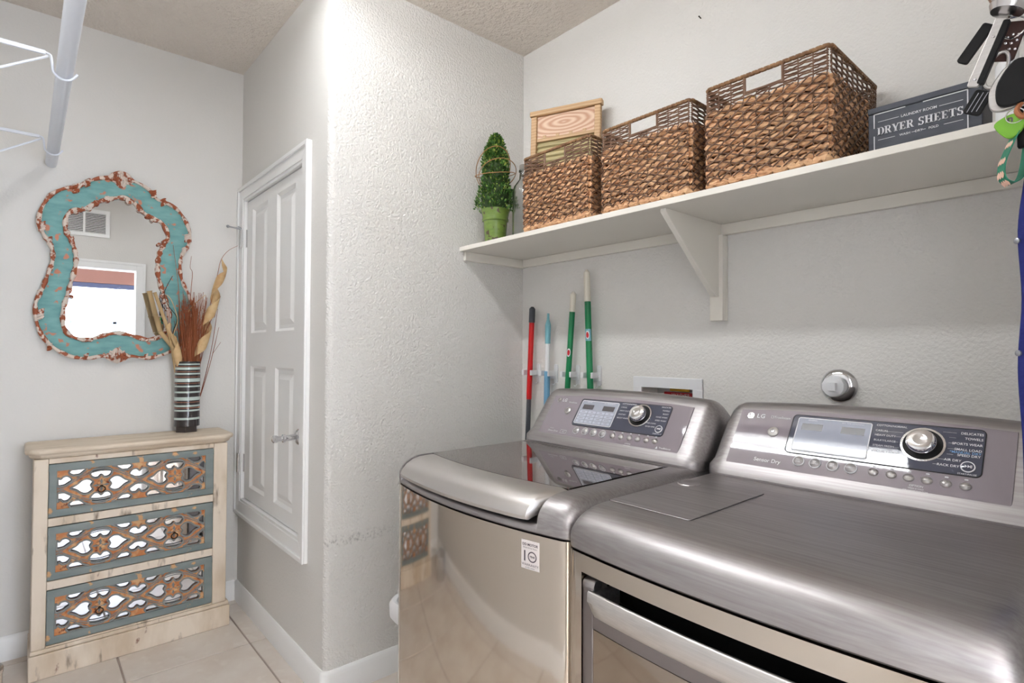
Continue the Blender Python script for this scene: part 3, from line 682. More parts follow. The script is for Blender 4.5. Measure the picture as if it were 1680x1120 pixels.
for i in range(33):
    x = HX0+(HX1-HX0)*i/32; y = qf(x); d = min(x-HX0, HX1-x); r = .022
    z0 = .803 if d > r else .803+(r-math.sqrt(max(0, r*r-(r-d)**2)))*.9
    ym = y-.008
    rows.append([(x, ym+.004, z0), (x, ym-.002, z0+.004), (x, ym-.005, .83), (x, ym-.004, .846), (x, ym-.001, .8485), (x, ym+.003, .8485), (x, ym+.006, .842), (x, ym+.009, z0+.004)])
hb.grid(rows, True, True); tag(hb.build('handle', m_steelbright, dd, ang=50), 'wide bowed bar handle of light brushed steel')
for x in (HX0, HX1-.012): bx('handle_bracket', m_steel, dd, (x, x+.012, qf(x+.006)-.001, qf(x)+.07, .806, .842), .002)
deck(QX0, QX1, qf, dr, None, nose=.085)
# lint filter cover on the top
lc = MB().prism(rrect(-.732, -.548, .905, 1.20, .006), lambda a, b, d: (a, b, d), .984, .9868).build('lint_cover', m_steel, dr, .001)
e = MB(); q = rrect(-.7335, -.5465, .9035, 1.2015, .0065); q2 = rrect(-.732, -.548, .905, 1.20, .006)
e.grid([[(a, b, .9856) for a, b in q], [(a, b, .9856) for a, b in q2]], True); e.build('lint_cover_gap', m_darkgap, dr)
MB().lathe([(0, 0), (.026, 0), (.024, .002), (.016, .0006), (0, .0)], (-.70, 1.155, .9868), seg=20).build('finger_grip', m_steel, lc)
dcon = console(dr, QX0+.004, QX1-.0, 'console')
T = controls(dcon, -.432, .170, (-.136, .2215, .055, .156), (-.122, .029, .064, .148), (.125, .111), (.201, .073), (-.175, .104),
    [(-.1, .036, 'DRY', 'LEVEL'), (-.065, .036, 'TEMP.', 'CONTROL'), (-.029, .036, 'TIME', 'DRY'), (.007, .036, 'MORE/LESS', '')],
    [(.049, .035, 'LESS TIME', ''), (.081, .035, 'MORE TIME', ''), (.111, .034, 'WRINKLE', 'CARE'), (.141, .034, 'DAMP DRY', 'SIGNAL'), (.171, .033, 'RACK', 'DRY'), (.201, .033, 'CUSTOM', 'PROGRAM')], True)
f0 = panelfn(-.432, 0); ln = MB()
def leader(a, b, w0, w1): ln.tube([f0(a, w0, .0043), f0(b, w1, .0043)], .00025, 4)
for i, (s, w) in enumerate((('COTTON/NORMAL', .1475), ('CASUAL', .1345), ('HEAVY DUTY', .1235), ('BULKY/LARGE', .111), ('STEAM FRESH', .098), ('REDUCE STATIC', .085), ('EASY IRON', .072))):
    T(s, .038, w, .0064, al='LEFT')
    leader(.076 if i != 1 else .06, .083-.0045*abs(i-3)*-.6, w, w)
for i, (s, u, w, m) in enumerate((('DELICATES', .219, .1452, m_print), ('TOWELS', .219, .134, m_print), ('SPORTS WEAR', .219, .1215, m_print), ('SMALL LOAD', .219, .109, m_print), ('*MANUAL DRY', .2185, .1025, m_printblue), ('SPEED DRY', .218, .0965, m_print), ('AIR DRY', .190, .084, m_print), ('RACK DRY', .188, .0715, m_print))):
    T(s, u, w, .0072, m, al='RIGHT', bold=.00005)
    if i != 4: leader(.166 if i not in (0, 7) else .155, u-.042, w, w)
ln.build('leader_line', m_print, dcon)
T('OPTION', .1255, .0185, .0062, n=.0032); T('*PRESS & HOLD', .1255, .0125, .0038, n=.0032); T('FOR CUSTOM FUNCTIONS', .1255, .008, .0034, n=.0032)
T('TrueSteam', -.163, .1445, .0088, n=.0032); T('Sensor Dry', -.170, .0255, .0135, n=.0032, bold=.0001)
e = MB(); q = rrect(-.19, -.1835, .141, .148, .001); q2 = rrect(-.1892, -.1843, .1418, .1472, .0008); e.grid([[f0(a, b, .0032) for a, b in q], [f0(a, b, .0032) for a, b in q2]], True); e.build('steam_mark', m_print, dcon)
# ================================================================== WALL MIRROR
OUT = [(.321, 2.109), (.348, 2.101), (.37, 2.08), (.404, 2.068), (.441, 2.046), (.469, 2.01), (.507, 2.0), (.546, 1.982), (.577, 1.949), (.599, 1.907), (.613, 1.858), (.61, 1.822), (.599, 1.787), (.58, 1.754), (.572, 1.708), (.574, 1.658), (.59, 1.605), (.614, 1.553), (.631, 1.497), (.632, 1.437), (.619, 1.382), (.594, 1.33), (.56, 1.297), (.535, 1.278), (.501, 1.262), (.452, 1.247), (.412, 1.249), (.38, 1.256), (.353, 1.249), (.322, 1.229), (.302, 1.238), (.277, 1.256), (.246, 1.252), (.214, 1.246), (.171, 1.25), (.136, 1.263), (.098, 1.292), (.064, 1.331), (.044, 1.374), (.035, 1.417), (.031, 1.459), (.034, 1.498), (.049, 1.535), (.071, 1.615), (.084, 1.664), (.085, 1.709), (.078, 1.738), (.064, 1.762), (.049, 1.791), (.037, 1.82), (.037, 1.846), (.042, 1.881), (.055, 1.918), (.077, 1.959), (.108, 1.986), (.138, 2.002), (.167, 2.009), (.188, 2.029), (.217, 2.051), (.25, 2.067), (.279, 2.075), (.294, 2.095)]
INN = [(.308, 1.976), (.349, 1.982), (.385, 1.96), (.409, 1.93), (.451, 1.905), (.48, 1.898), (.501, 1.866), (.51, 1.828), (.494, 1.797), (.478, 1.757), (.47, 1.706), (.471, 1.648), (.484, 1.591), (.501, 1.529), (.517, 1.476), (.52, 1.438), (.512, 1.394), (.488, 1.358), (.451, 1.343), (.418, 1.348), (.378, 1.361), (.346, 1.371), (.32, 1.375), (.289, 1.367), (.256, 1.353), (.227, 1.341), (.199, 1.338), (.169, 1.346), (.148, 1.363), (.135, 1.39), (.133, 1.422), (.135, 1.465), (.143, 1.506), (.152, 1.546), (.159, 1.587), (.169, 1.633), (.174, 1.674), (.17, 1.723), (.157, 1.766), (.141, 1.796), (.135, 1.83), (.138, 1.866), (.148, 1.886), (.169, 1.9), (.197, 1.905), (.233, 1.937), (.263, 1.958)]
def resample(poly, n, start):
    P = spline([(a, b, 0) for a, b in poly], 6, True); m = len(P)
    # start at the point of the loop above the centre, then even spacing by arc length
    k = min(range(m), key=lambda i: abs(P[i].x-start)-(10 if P[i].y > 1.9 else 0)); P = P[k:]+P[:k]; P.append(P[0])
    L = [0]
    for i in range(1, len(P)): L.append(L[-1]+(P[i]-P[i-1]).length)
    out = []; j = 0
    for i in range(n):
        t = L[-1]*i/n
        while L[j+1] < t: j += 1
        out.append(P[j].lerp(P[j+1], (t-L[j])/max(1e-9, L[j+1]-L[j])))
    return [(p.x, p.y) for p in out]
NM = 220
# match the loops by angle sections: top, right waist, bottom, left waist
def quarter(poly, keys):
    P = [(p.x, p.y) for p in spline([(a, b, 0) for a, b in poly], 8, True)]
    idx = [min(range(len(P)), key=lambda i: (P[i][0]-k[0])**2+(P[i][1]-k[1])**2) for k in keys]
    out = []
    for q in range(len(keys)):
        a, b = idx[q], idx[(q+1) % len(keys)]
        if b <= a: b += len(P)
        seg = [P[i % len(P)] for i in range(a, b+1)]
        L = [0]
        for i in range(1, len(seg)): L.append(L[-1]+math.dist(seg[i], seg[i-1]))
        n = NM//len(keys); j = 0
        for i in range(n):
            t = L[-1]*i/n
            while L[j+1] < t: j += 1
            f = (t-L[j])/max(1e-9, L[j+1]-L[j]); out.append((seg[j][0]+(seg[j+1][0]-seg[j][0])*f, seg[j][1]+(seg[j+1][1]-seg[j][1])*f))
    return out
lo = quarter(OUT, [(.321, 2.109), (.61, 1.84), (.572, 1.70), (.632, 1.45), (.322, 1.229), (.031, 1.46), (.085, 1.70), (.037, 1.83)])
li = quarter(INN, [(.325, 1.98), (.51, 1.83), (.47, 1.70), (.52, 1.44), (.32, 1.375), (.133, 1.43), (.174, 1.68), (.135, 1.83)])
NM = len(lo)
mi = thing('wall_mirror', (XM, .32, 1.67), 'ornate curvy wall mirror in a distressed teal frame with rust and cream scrolls', 'mirror')
mi.name = 'ornate_mirror'
MB().prism(li, lambda a, b, d: (d, a, b), XM+.012, XM+.016).build('mirror_glass', m_mirror, mi, ang=30)
fr = MB(); rows = []
for t, x in ((0, XM+.001), (0, XM+.020), (.06, XM+.026), (.3, XM+.031), (.6, XM+.028), (.9, XM+.022), (1., XM+.019), (1., XM+.0165), (.97, XM+.0165)):
    rows.append([(x, lo[i][0]+(li[i][0]-lo[i][0])*t, lo[i][1]+(li[i][1]-lo[i][1])*t) for i in range(NM)])
fr.grid(rows, True)
fr.build('frame', m_teal, mi, ang=50)
bx('backing', m_cork, mi, (XM+.001, XM+.011, .15, .5, 1.4, 1.88))
def lerp2(i, t): return (lo[i % NM][0]+(li[i % NM][0]-lo[i % NM][0])*t, lo[i % NM][1]+(li[i % NM][1]-lo[i % NM][1])*t)
def rim(t, x, r, nm, seed):
    rnd = random.Random(seed); mb = MB()
    rr = [r*(1+.25*math.sin(i*.9)+.18*rnd.random()) for i in range(NM)]
    mb.tube([(x, *lerp2(i, t)) for i in range(NM)], rr, 8, closed=True); mb.build(nm, m_rimpaint, mi)
rim(.035, XM+.027, .0075, 'outer_rim', 1); rim(.93, XM+.024, .0085, 'inner_rim', 2)
def spiral(mb, c, r0, turns, a0, sgn, th, x):
    n = 16; pts = []; rr = []
    for i in range(n+1):
        t = i/n; a = a0+sgn*turns*2*PI*t; r = r0*(1-.8*t)
        pts.append((x+.004*t, c[0]+r*math.cos(a), c[1]+r*math.sin(a))); rr.append(th*(1-.35*t))
    mb.tube(pts, rr, 7); mb.ball((x+.005, c[0]+r0*.12, c[1]), th*1.2, 7, 5)
# acanthus scrolls where the rims break (y, z, size, direction)
sc = [(.052, 1.815, .022, 0), (.078, 1.755, .018, 1), (.165, 2.0, .024, 0), (.205, 2.03, .02, 1), (.455, 2.03, .02, 0), (.495, 1.995, .02, 1), (.597, 1.84, .022, 0), (.585, 1.775, .018, 1), (.052, 1.44, .024, 0), (.05, 1.53, .016, 1), (.085, 1.3, .016, 0), (.212, 1.258, .014, 1), (.435, 1.258, .014, 0), (.612, 1.44, .024, 1), (.56, 1.31, .016, 0)]
for (y, z, s, d) in sc:
    mb = MB(); x = XM+.03
    for k in range(4):
        o = (k-1.5)*s*.5
        mb.tube(spline([(x, y-s*.55, z+o*.9-s*.25), (x+.006, y, z+o*.9+s*.1*(1 if d else -1)), (x+.003, y+s*.45, z+o*.9+s*.3)], 4), [.0045*s/.024, .0055*s/.024, .006*s/.024, .006*s/.024, .006*s/.024, .0055*s/.024, .005*s/.024, .004*s/.024, .002*s/.024], 6)
    mb.build('leaf_scroll', m_rimpaint, mi)
si = [(.137, 1.80, .016), (.152, 1.775, .014), (.165, 1.9, .015), (.235, 1.945, .018), (.212, 1.92, .015), (.36, 1.975, .02), (.275, 1.97, .02), (.402, 1.945, .015), (.432, 1.918, .016), (.452, 1.902, .012), (.5, 1.805, .015), (.478, 1.79, .012), (.148, 1.545, .014), (.152, 1.52, .013), (.495, 1.545, .013), (.505, 1.515, .012), (.225, 1.335, .014), (.2, 1.33, .012), (.415, 1.34, .012), (.44, 1.332, .012)]
for (y, z, s) in si:
    mb = MB(); mb.ball((XM+.028, y, z), (s*.6, s*.7, s*.6), 10, 7); spiral(mb, (y, z), s*.75, .8, random.random()*6, 1, s*.22, XM+.032)
    mb.build('bead_scroll', m_rimpaint, mi)
def crest(cy, cz, w, h, upw, nm):
    mb = MB(); x = XM+.03
    pts = [(-1, -.1), (-.85, .45), (-.45, .8), (0, 1), (.45, .8), (.85, .45), (1, -.1), (.5, -.5), (.15, -1), (-.15, -1), (-.5, -.5)]
    poly = [(cy+a*w, cz+b*h*upw) for a, b in pts]; poly = [(p.x, p.y) for p in spline([(a, b, 0) for a, b in poly], 4, True)]
    mb.prism(poly, lambda a, b, d: (d, a, b), XM+.018, x+.004)
    for s in (-1, 1):
        spiral(mb, (cy+s*w*.62, cz-.1*h*upw), w*.34, 1.2, PI/2, s, .0048, x+.006)
        spiral(mb, (cy+s*w*.38, cz+.45*h*upw), w*.26, 1.0, 0, -s, .0042, x+.006)
        mb.tube(spline([(x+.006, cy+s*w*.1, cz-.8*h*upw), (x+.01, cy+s*w*.3, cz-.2*h*upw), (x+.006, cy+s*w*.15, cz+.3*h*upw), (x+.006, cy+s*w*.3, cz+.8*h*upw)], 5), .0042, 6)
    mb.tube(spline([(x+.006, cy, cz-.9*h*upw), (x+.013, cy, cz), (x+.006, cy, cz+.85*h*upw)], 5), [.004]*5+[.007]*2+[.004]*4, 7)
    mb.build(nm, m_rimpaint, mi, ang=50)
crest(.325, 2.068, .046, .036, 1, 'crest'); crest(.322, 1.262, .046, .034, -1, 'lower_crest')

# ================================================================== DRESSER
ds = thing('dresser', (-3.0, .39, 0), 'distressed cream three-drawer chest with slate fretwork drawer fronts over mirror', 'dresser')
FXD, BXD = -2.872, XM+.016
DYA, DYB = .037, .742
# plinth
MB().prism([(BXD, DYA-.006), (FXD+.012, DYA-.006), (FXD+.012, DYB+.006), (BXD, DYB+.006)], lambda a, b, d: (a, b, d), .0, .096).build('plinth', m_cream, ds, .004)
bx('plinth_cap', m_cream, ds, (BXD, FXD+.006, DYA-.002, DYB+.002, .0965, .112), .004)
for a, b in ((DYA, .082), (.674, DYB-.01)):
    bx('post', m_cream, ds, (FXD-.03, FXD, a, b, .1125, .855), .003)
bx('side_panel', m_cream, ds, (BXD, FXD-.031, DYA, DYA+.018, .1125, .855), .002)
bx('side_panel', m_cream, ds, (BXD, FXD-.031, DYB-.028, DYB-.01, .1125, .855), .002)
bx('back_panel', m_cream, ds, (BXD, BXD+.008, DYA+.019, DYB-.029, .1125, .855))
DRZ = ((.622, .832), (.374, .583), (.122, .334))
for z0, z1 in ((.8345, .855), (.5865, .6185), (.3375, .3705), (.1125, .119)): bx('rail', m_cream, ds, (FXD-.02, FXD-.0005, .0825, .6735, z0, z1), .002)
# moulded top with clipped front corners
tp = MB(); prof = [(.0, .8555), (.006, .858), (.012, .866), (.013, .873), (.020, .874), (.024, .880), (.025, .888), (.021, .894), (.012, .8965)]
y0, y1, xf = .034, .737, FXD-.002
base = [(BXD-.005, y0), (xf-.032, y0), (xf, y0+.03), (xf, y1-.03), (xf-.032, y1), (BXD-.005, y1)]
rows = []
for o, z in prof: rows.append([(a if i in (0, 5) else a+(o if i in (2, 3) else o*.5), b+(-o if i in (0, 1) else o if i in (4, 5) else (-o*.5 if i == 2 else o*.5)), z) for i, (a, b) in enumerate(base)])
tp.grid(rows, True, True); tp.build('top', m_creamtop, ds, .001, ang=50)
# drawers
def clip(poly, x0, x1, z0, z1):
    for ax, lim, s in ((0, x0, 1), (0, x1, -1), (1, z0, 1), (1, z1, -1)):
        out = []
        for i in range(len(poly)):
            a, b = poly[i-1], poly[i]; ia = (a[ax]-lim)*s >= 0; ib = (b[ax]-lim)*s >= 0
            if ia != ib:
                t = (lim-a[ax])/(b[ax]-a[ax]); out.append((a[0]+(b[0]-a[0])*t, a[1]+(b[1]-a[1])*t))
            if ib: out.append(b)
        poly = out
        if len(poly) < 3: return []
    return poly
def sp2(p, n=4): return [(q.x, q.y) for q in spline([(a, b, 0) for a, b in p], n, True)]
heart = [(.102, .0), (.082, .012), (.062, .029), (.042, .030), (.027, .016), (.033, .003), (.033, -.003), (.027, -.016), (.042, -.030), (.062, -.029), (.082, -.012)]
petal = [(-.037, .048), (-.028, .066), (0, .0725), (.028, .066), (.037, .048), (.026, .031), (.010, .030), (0, .040), (-.010, .030), (-.026, .031)]
IW, IH = .531, .155
def fill2d(outer, holes):
    cu = bpy.data.curves.new('f', 'CURVE'); cu.dimensions = '2D'; cu.fill_mode = 'BOTH'; cu.extrude = .003
    for pl_ in [outer]+holes:
        s = cu.splines.new('POLY'); s.points.add(len(pl_)-1); s.use_cyclic_u = True
        for k, (a, b) in enumerate(pl_): s.points[k].co = (a, b, 0, 1)
    ob = bpy.data.objects.new('f', cu); COL.objects.link(ob)
    dg = bpy.context.evaluated_depsgraph_get(); dg.update(); me = bpy.data.meshes.new_from_object(ob.evaluated_get(dg))
    bpy.data.objects.remove(ob); bpy.data.curves.remove(cu); return me
holes = []; cents = [(.27*IW, .5*IH), (.77*IW, .5*IH)]; halves = [(.02*IW, .0), (.52*IW, .0), (1.02*IW, .0), (.02*IW, IH), (.52*IW, IH), (1.02*IW, IH)]
for c in cents+halves:
    for h in (sp2(heart), [(-a, b) for a, b in sp2(heart)], sp2(petal), [(a, -b) for a, b in sp2(petal)]):
        if c in halves: h = [(a*.97, b*(.94 if abs(b) < .0301 and abs(a) > .0269 and h[0][1] == 0 else .90)) for a, b in h]
        p = clip([(c[0]+a, c[1]+b) for a, b in h], .002, IW-.002, .002, IH-.002)
        if len(p) > 3:
            ar = abs(sum(p[i-1][0]*p[i][1]-p[i][0]*p[i-1][1] for i in range(len(p))))/2
            if ar > 4e-5: holes.append(p)
fret = fill2d([(0, 0), (IW, 0), (IW, IH), (0, IH)], holes)
FY0 = .109
pulls = (0, 1, 0)
for di, (z0, z1) in enumerate(DRZ):
    zc0 = z0+(z1-z0-IH)/2; O = Vector((FXD-.006, FY0, zc0))
    dw = thing('drawer', (0, 0, 0), None, None); dw.parent = ds; dw.location = O-ds.location
    a, b = .0835, .6725
    fm = MB()
    fm.box(FXD-.016, FXD-.001, a, b, z0, zc0-.0003).box(FXD-.016, FXD-.001, a, b, zc0+IH+.0003, z1).box(FXD-.016, FXD-.001, a, FY0-.0003, zc0-.0003, zc0+IH+.0003).box(FXD-.016, FXD-.001, FY0+IW+.0003, b, zc0-.0003, zc0+IH+.0003)
    fm.build('drawer_frame', m_slate, dw, .0015)
    bx('mirror_inlay', m_inlay, dw, (FXD-.022, FXD-.0165, a+.01, b-.01, zc0-.01, zc0+IH+.01))
    me = fret.copy(); me.name = 'fretwork'
    for v in me.vertices: v.co = Vector((v.co.z-.0035, v.co.x, v.co.y))
    me.materials.clear(); me.materials.append(m_rust); me.update()
    fo = bpy.data.objects.new('fretwork', me); COL.objects.link(fo); fo.parent = dw
    bd = MB()
    for p in holes:
        bd.tube([O+Vector((-.0002, q[0], q[1])) for q in p], .0036, 6, closed=True)
    bd.build('fretwork_beading', m_slatebead, dw)
    og = MB()
    for s in (-1, 1):
        for ph in (0, 1):
            pts = []
            for i in range(49):
                u = i/48; ang = 2*PI*(u*2-.04); v = .5+s*.40*math.sin(PI*((u*2-.04+1.) % 1.))**1.0*(1 if int(math.floor(u*2-.04)) % 1 == 0 else -1)
                pts.append((u*IW, max(.01, min(.99, v+s*(.03 if ph else -.02)))*IH))
            og.tube([O+Vector((.0006, p[0], p[1])) for p in pts], .0022, 5)
    og.build('ogee_band', m_slatebead, dw)
    for ci, c in enumerate(cents):
        mb = MB(); st = [(c[0]+(.030 if k % 2 == 0 else .0115)*math.cos(PI/4*k), c[1]+(.027 if k % 2 == 0 else .0115)*math.sin(PI/4*k)) for k in range(8)]
        mb.add([O+Vector((.008, c[0], c[1]))]+[O+Vector((.0015, p[0], p[1])) for p in st]+[O+Vector((-.004, p[0], p[1])) for p in st], [(0, 1+k, 1+(k+1) % 8) for k in range(8)]+[(1+k, 9+k, 9+(k+1) % 8, 1+(k+1) % 8) for k in range(8)])
        fw_ = mb.build('flower', m_slatebead, dw, ang=5)
        mb = MB()
        for k in range(4):
            t = PI/4+PI/2*k; mb.ball(O+Vector((.004, c[0]+.013*math.cos(t), c[1]+.012*math.sin(t))), (.003, .007, .007), 8, 5)
        mb.ball(O+Vector((.0075, c[0], c[1])), (.004, .006, .006), 10, 6); mb.build('flower_heart', m_rust, fw_)
        if ci == pulls[di]:
            mb = MB(); n = 20
            mb.tube([O+Vector((.014+.003*math.sin(2*PI*k/n), c[0]+.0125*math.cos(2*PI*k/n), c[1]-.016+.0125*math.sin(2*PI*k/n))) for k in range(n)], .0023, 6, closed=True)
            mb.ball(O+Vector((.012, c[0], c[1]-.002)), .0055, 8, 6); mb.tube([O+Vector((.004, c[0], c[1]-.002)), O+Vector((.012, c[0], c[1]-.002))], .003, 6)
            tag(mb.build('ring_pull', m_bronze, dw), 'dark bronze ring pull')

# ================================================================== VASE AND DRIED STEMS
VX, VY, VZ = -3.062, .598, .897
vs = thing('vase', (VX, VY, VZ), 'slim dark and pale striped cylindrical vase on the cream chest', 'vase')
MB().lathe([(0, 0), (.049, 0), (.049, .026), (0, .026)], (VX, VY, VZ), seg=6).build('foot', m_vdark, vs)
VR = .0545
MB().lathe([(VR-.002, .027), (VR, .028), (VR, .335), (VR-.001, .337), (VR-.006, .337), (VR-.006, .05), (0, .05)], (VX, VY, VZ), seg=36, caps=False).build('body', m_vdark, vs)
for z0, z1 in ((.060, .070), (.100, .108), (.122, .130), (.152, .168), (.187, .195), (.215, .222), (.240, .256), (.275, .282), (.298, .309), (.321, .327)):
    MB().lathe([(VR, z0), (VR+.0005, z0), (VR+.0005, z1), (VR, z1)], (VX, VY, VZ), seg=36, caps=False).build('pale_band', m_vlight, vs)
for z in (.118, .145, .19, .235, .265, .29, .315): 
    MB().lathe([(VR, z-.003), (VR+.0003, z-.003), (VR+.0003, z-.0002), (VR, z-.0002)], (VX, VY, VZ), seg=36, caps=False).build('rust_line', m_vrust, vs)
VT = VZ+.06
rnd = random.Random(5)
mb = MB()
for i in range(150):
    a = rnd.random()*2*PI; r = .03*math.sqrt(rnd.random()); b = Vector((VX+r*math.cos(a), VY+.012+r*math.sin(a)*.7, VT))
    sp_ = rnd.gauss(0, .035); h = rnd.uniform(.50, .68); top = Vector((VX+rnd.gauss(0, .02), VY+.014+sp_+(b.y-VY-.012)*1.1, VZ+h))
    mid = b.lerp(top, .55)+Vector((rnd.gauss(0, .005), rnd.gauss(0, .007), 0))
    mb.tube(spline([b, mid, top+Vector((0, rnd.gauss(0, .006), 0))], 4), [.0019]*4+[.0015]*3+[.001]*2, 5)
    if rnd.random() < .5:
        q = mid.lerp(top, rnd.uniform(.3, .8)); mb.tube([q, q+Vector((rnd.gauss(0, .006), rnd.gauss(0, .016), rnd.uniform(.03, .07)))], .0009, 4)
tag(mb.build('dried_twigs', m_twig, None, loc=(VX, VY, VZ)), 'dense upright bundle of thin red-brown twigs in the striped vase', 'twigs', kind='stuff')
def stem(name, pts, r0, r1, mat, label, cat, group=None):
    P = spline([(p[2] if len(p) > 2 else VX, p[0], p[1]) for p in pts], 6); n = len(P)
    o = MB().tube(P, [r0+(r1-r0)*i/(n-1) for i in range(n)], 6).build(name, mat, None, loc=P[0]); return tag(o, label, cat, group)
stem('curly_branch', [(VY-.01, VT), (.575, 1.28), (.563, 1.45), (.553, 1.60), (.529, 1.788)], .0024, .001, m_twig, 'tall thin dark twig leaning over the mirror edge', 'twig')
stem('curly_branch', [(VY+.02, VT), (.64, 1.28), (.69, 1.42), (.722, 1.50), (.737, 1.56), (.722, 1.50), (.712, 1.45)], .0026, .001, m_twig, 'forked dark twig leaning out to the closet door side', 'twig')
stem('curly_branch', [(VY+.02, VT), (.65, 1.30), (.69, 1.50), (.722, 1.66), (.738, 1.74), (.77, 1.79), (.815, 1.822)], .0024, .0008, m_twig, 'long hair-thin twig arching past the closet hinge', 'twig')
stem('curly_branch', [(VY, VT), (.60, 1.30), (.606, 1.55), (.612, 1.66), (.602, 1.69), (.607, 1.745)], .002, .0008, m_twig, 'wavy thin twig rising straight out of the bundle', 'twig')
stem('curly_branch', [(VY-.02, VT), (.57, 1.25), (.535, 1.36), (.55, 1.44), (.512, 1.50), (.497, 1.56), (.528, 1.64)], .0024, .0012, m_bronze, 'dark crooked twig crossing the teal frame', 'twig')
stem('blond_branch', [(VY-.02, VT), (.578, 1.25), (.60, 1.34), (.588, 1.42), (.60, 1.48), (.64, 1.53), (.67, 1.56)], .003, .0015, m_palm, 'blond wavy stick curving in front of the red twigs', 'twig')
stem('blond_branch', [(VY-.02, VT), (.56, 1.26), (.535, 1.35), (.552, 1.43), (.528, 1.52), (.505, 1.55)], .003, .0015, m_palm, 'blond stick bending over towards the mirror glass', 'twig')
def bamboo(pts, r, label):
    P = [Vector((p[2] if len(p) > 2 else VX, p[0], p[1])) for p in pts]; b = thing('bamboo_stick', P[0], label, 'stick')
    for i in range(len(P)-1): MB().tube([P[i], P[i].lerp(P[i+1], .04), P[i].lerp(P[i+1], .96), P[i+1]], [r*1.25, r, r, r*1.25], 8).build('segment', m_bamboo, b)
bamboo([(VY-.012, VT), (.535, 1.30), (.482, 1.375), (.462, 1.45), (.436, 1.562)], .0105, 'grey-tan bamboo stick leaning left in front of the mirror')
bamboo([(VY-.018, VT, VX+.014), (.548, 1.30, VX+.014), (.508, 1.395, VX+.014), (.48, 1.48, VX+.014), (.455, 1.556, VX+.014)], .0075, 'slim pale bamboo stick crossing the grey one')
def curl(p0, p1, r, turns, w, label, ph=0., rtop=1., rbot=.3):
    p0, p1 = Vector(p0), Vector(p1); ax = (p1-p0).normalized(); u = ax.orthogonal().normalized(); v = ax.cross(u); n = 90; rows = []
    for i in range(n+1):
        t = i/n; a = ph+2*PI*turns*t; rr = r*(1+(rtop-1)*t)*min(1, rbot+t*3.5); c = p0.lerp(p1, t)+(u*math.cos(a)+v*math.sin(a))*rr
        ww = w*min(1, .35+3*t)*min(1, .15+4*(1-t)); o = (u*math.cos(a)+v*math.sin(a))
        rows.append([c-ax*ww, c-ax*ww*.3+o*.002, c+ax*ww*.3+o*.002, c+ax*ww, c+ax*ww-o*.0012, c-ax*ww-o*.0012])
    o_ = MB().grid(rows, True, True).build('palm_curl', m_palm, None, loc=p0, ang=60)
    return tag(o_, label, 'dried palm', 'dried palm curls in the striped vase')
curl((VX+.012, VY+.030, VZ+.30), (VX+.02, .752, 1.735), .025, 3.4, .046, 'tall spiral of blond palm leaf leaning towards the closet door', .6, .7)
curl((VX+.016, VY-.028, VZ+.30), (VX+.02, .512, 1.41), .019, 1.6, .042, 'short spiral of blond palm leaf leaning towards the mirror', 2.2, .7)
# ================================================================== CLOSET ROD AND BRACKETS
RY, RZ, RR = .078, 2.099, .0205
rd = MB().tube([(XM+.001, RY, RZ), (-.35, RY, RZ)], RR, 20).build('closet_rod', m_rodwhite, None, loc=(-1.7, RY, RZ))
tag(rd, 'round white closet rod running from the mirror wall', 'rod')
for i, (x, lab) in enumerate(((-2.901, 'white wire hook bracket holding the closet rod end by the mirror wall'), (-2.07, 'white wire hook bracket holding the closet rod midway'))):
    b = thing('rod_bracket', (x, YL, 2.14), lab, 'bracket', 'hook brackets of the closet rod')
    arm = MB().box(x-.0035, x+.0035, YL+.001, .034, 2.130, 2.142).tube(spline([(x, .032, 2.137), (x, .045, 2.132), (x, .049, 2.108), (x, .053, 2.086), (x, .068, 2.073), (x, .086, 2.0725), (x, .098, 2.082), (x, .107, 2.096)], 4), .0036, 8)
    arm.build('arm', m_rodwhite, b, .001)
    MB().tube([(x, YL+.004, 1.94), (x, .04, 2.128)], .0036, 8).build('brace', m_rodwhite, b)
    bx('wall_plate', m_rodwhite, b, (x-.008, x+.008, YL+.0005, YL+.004, 1.92, 2.16), .001)

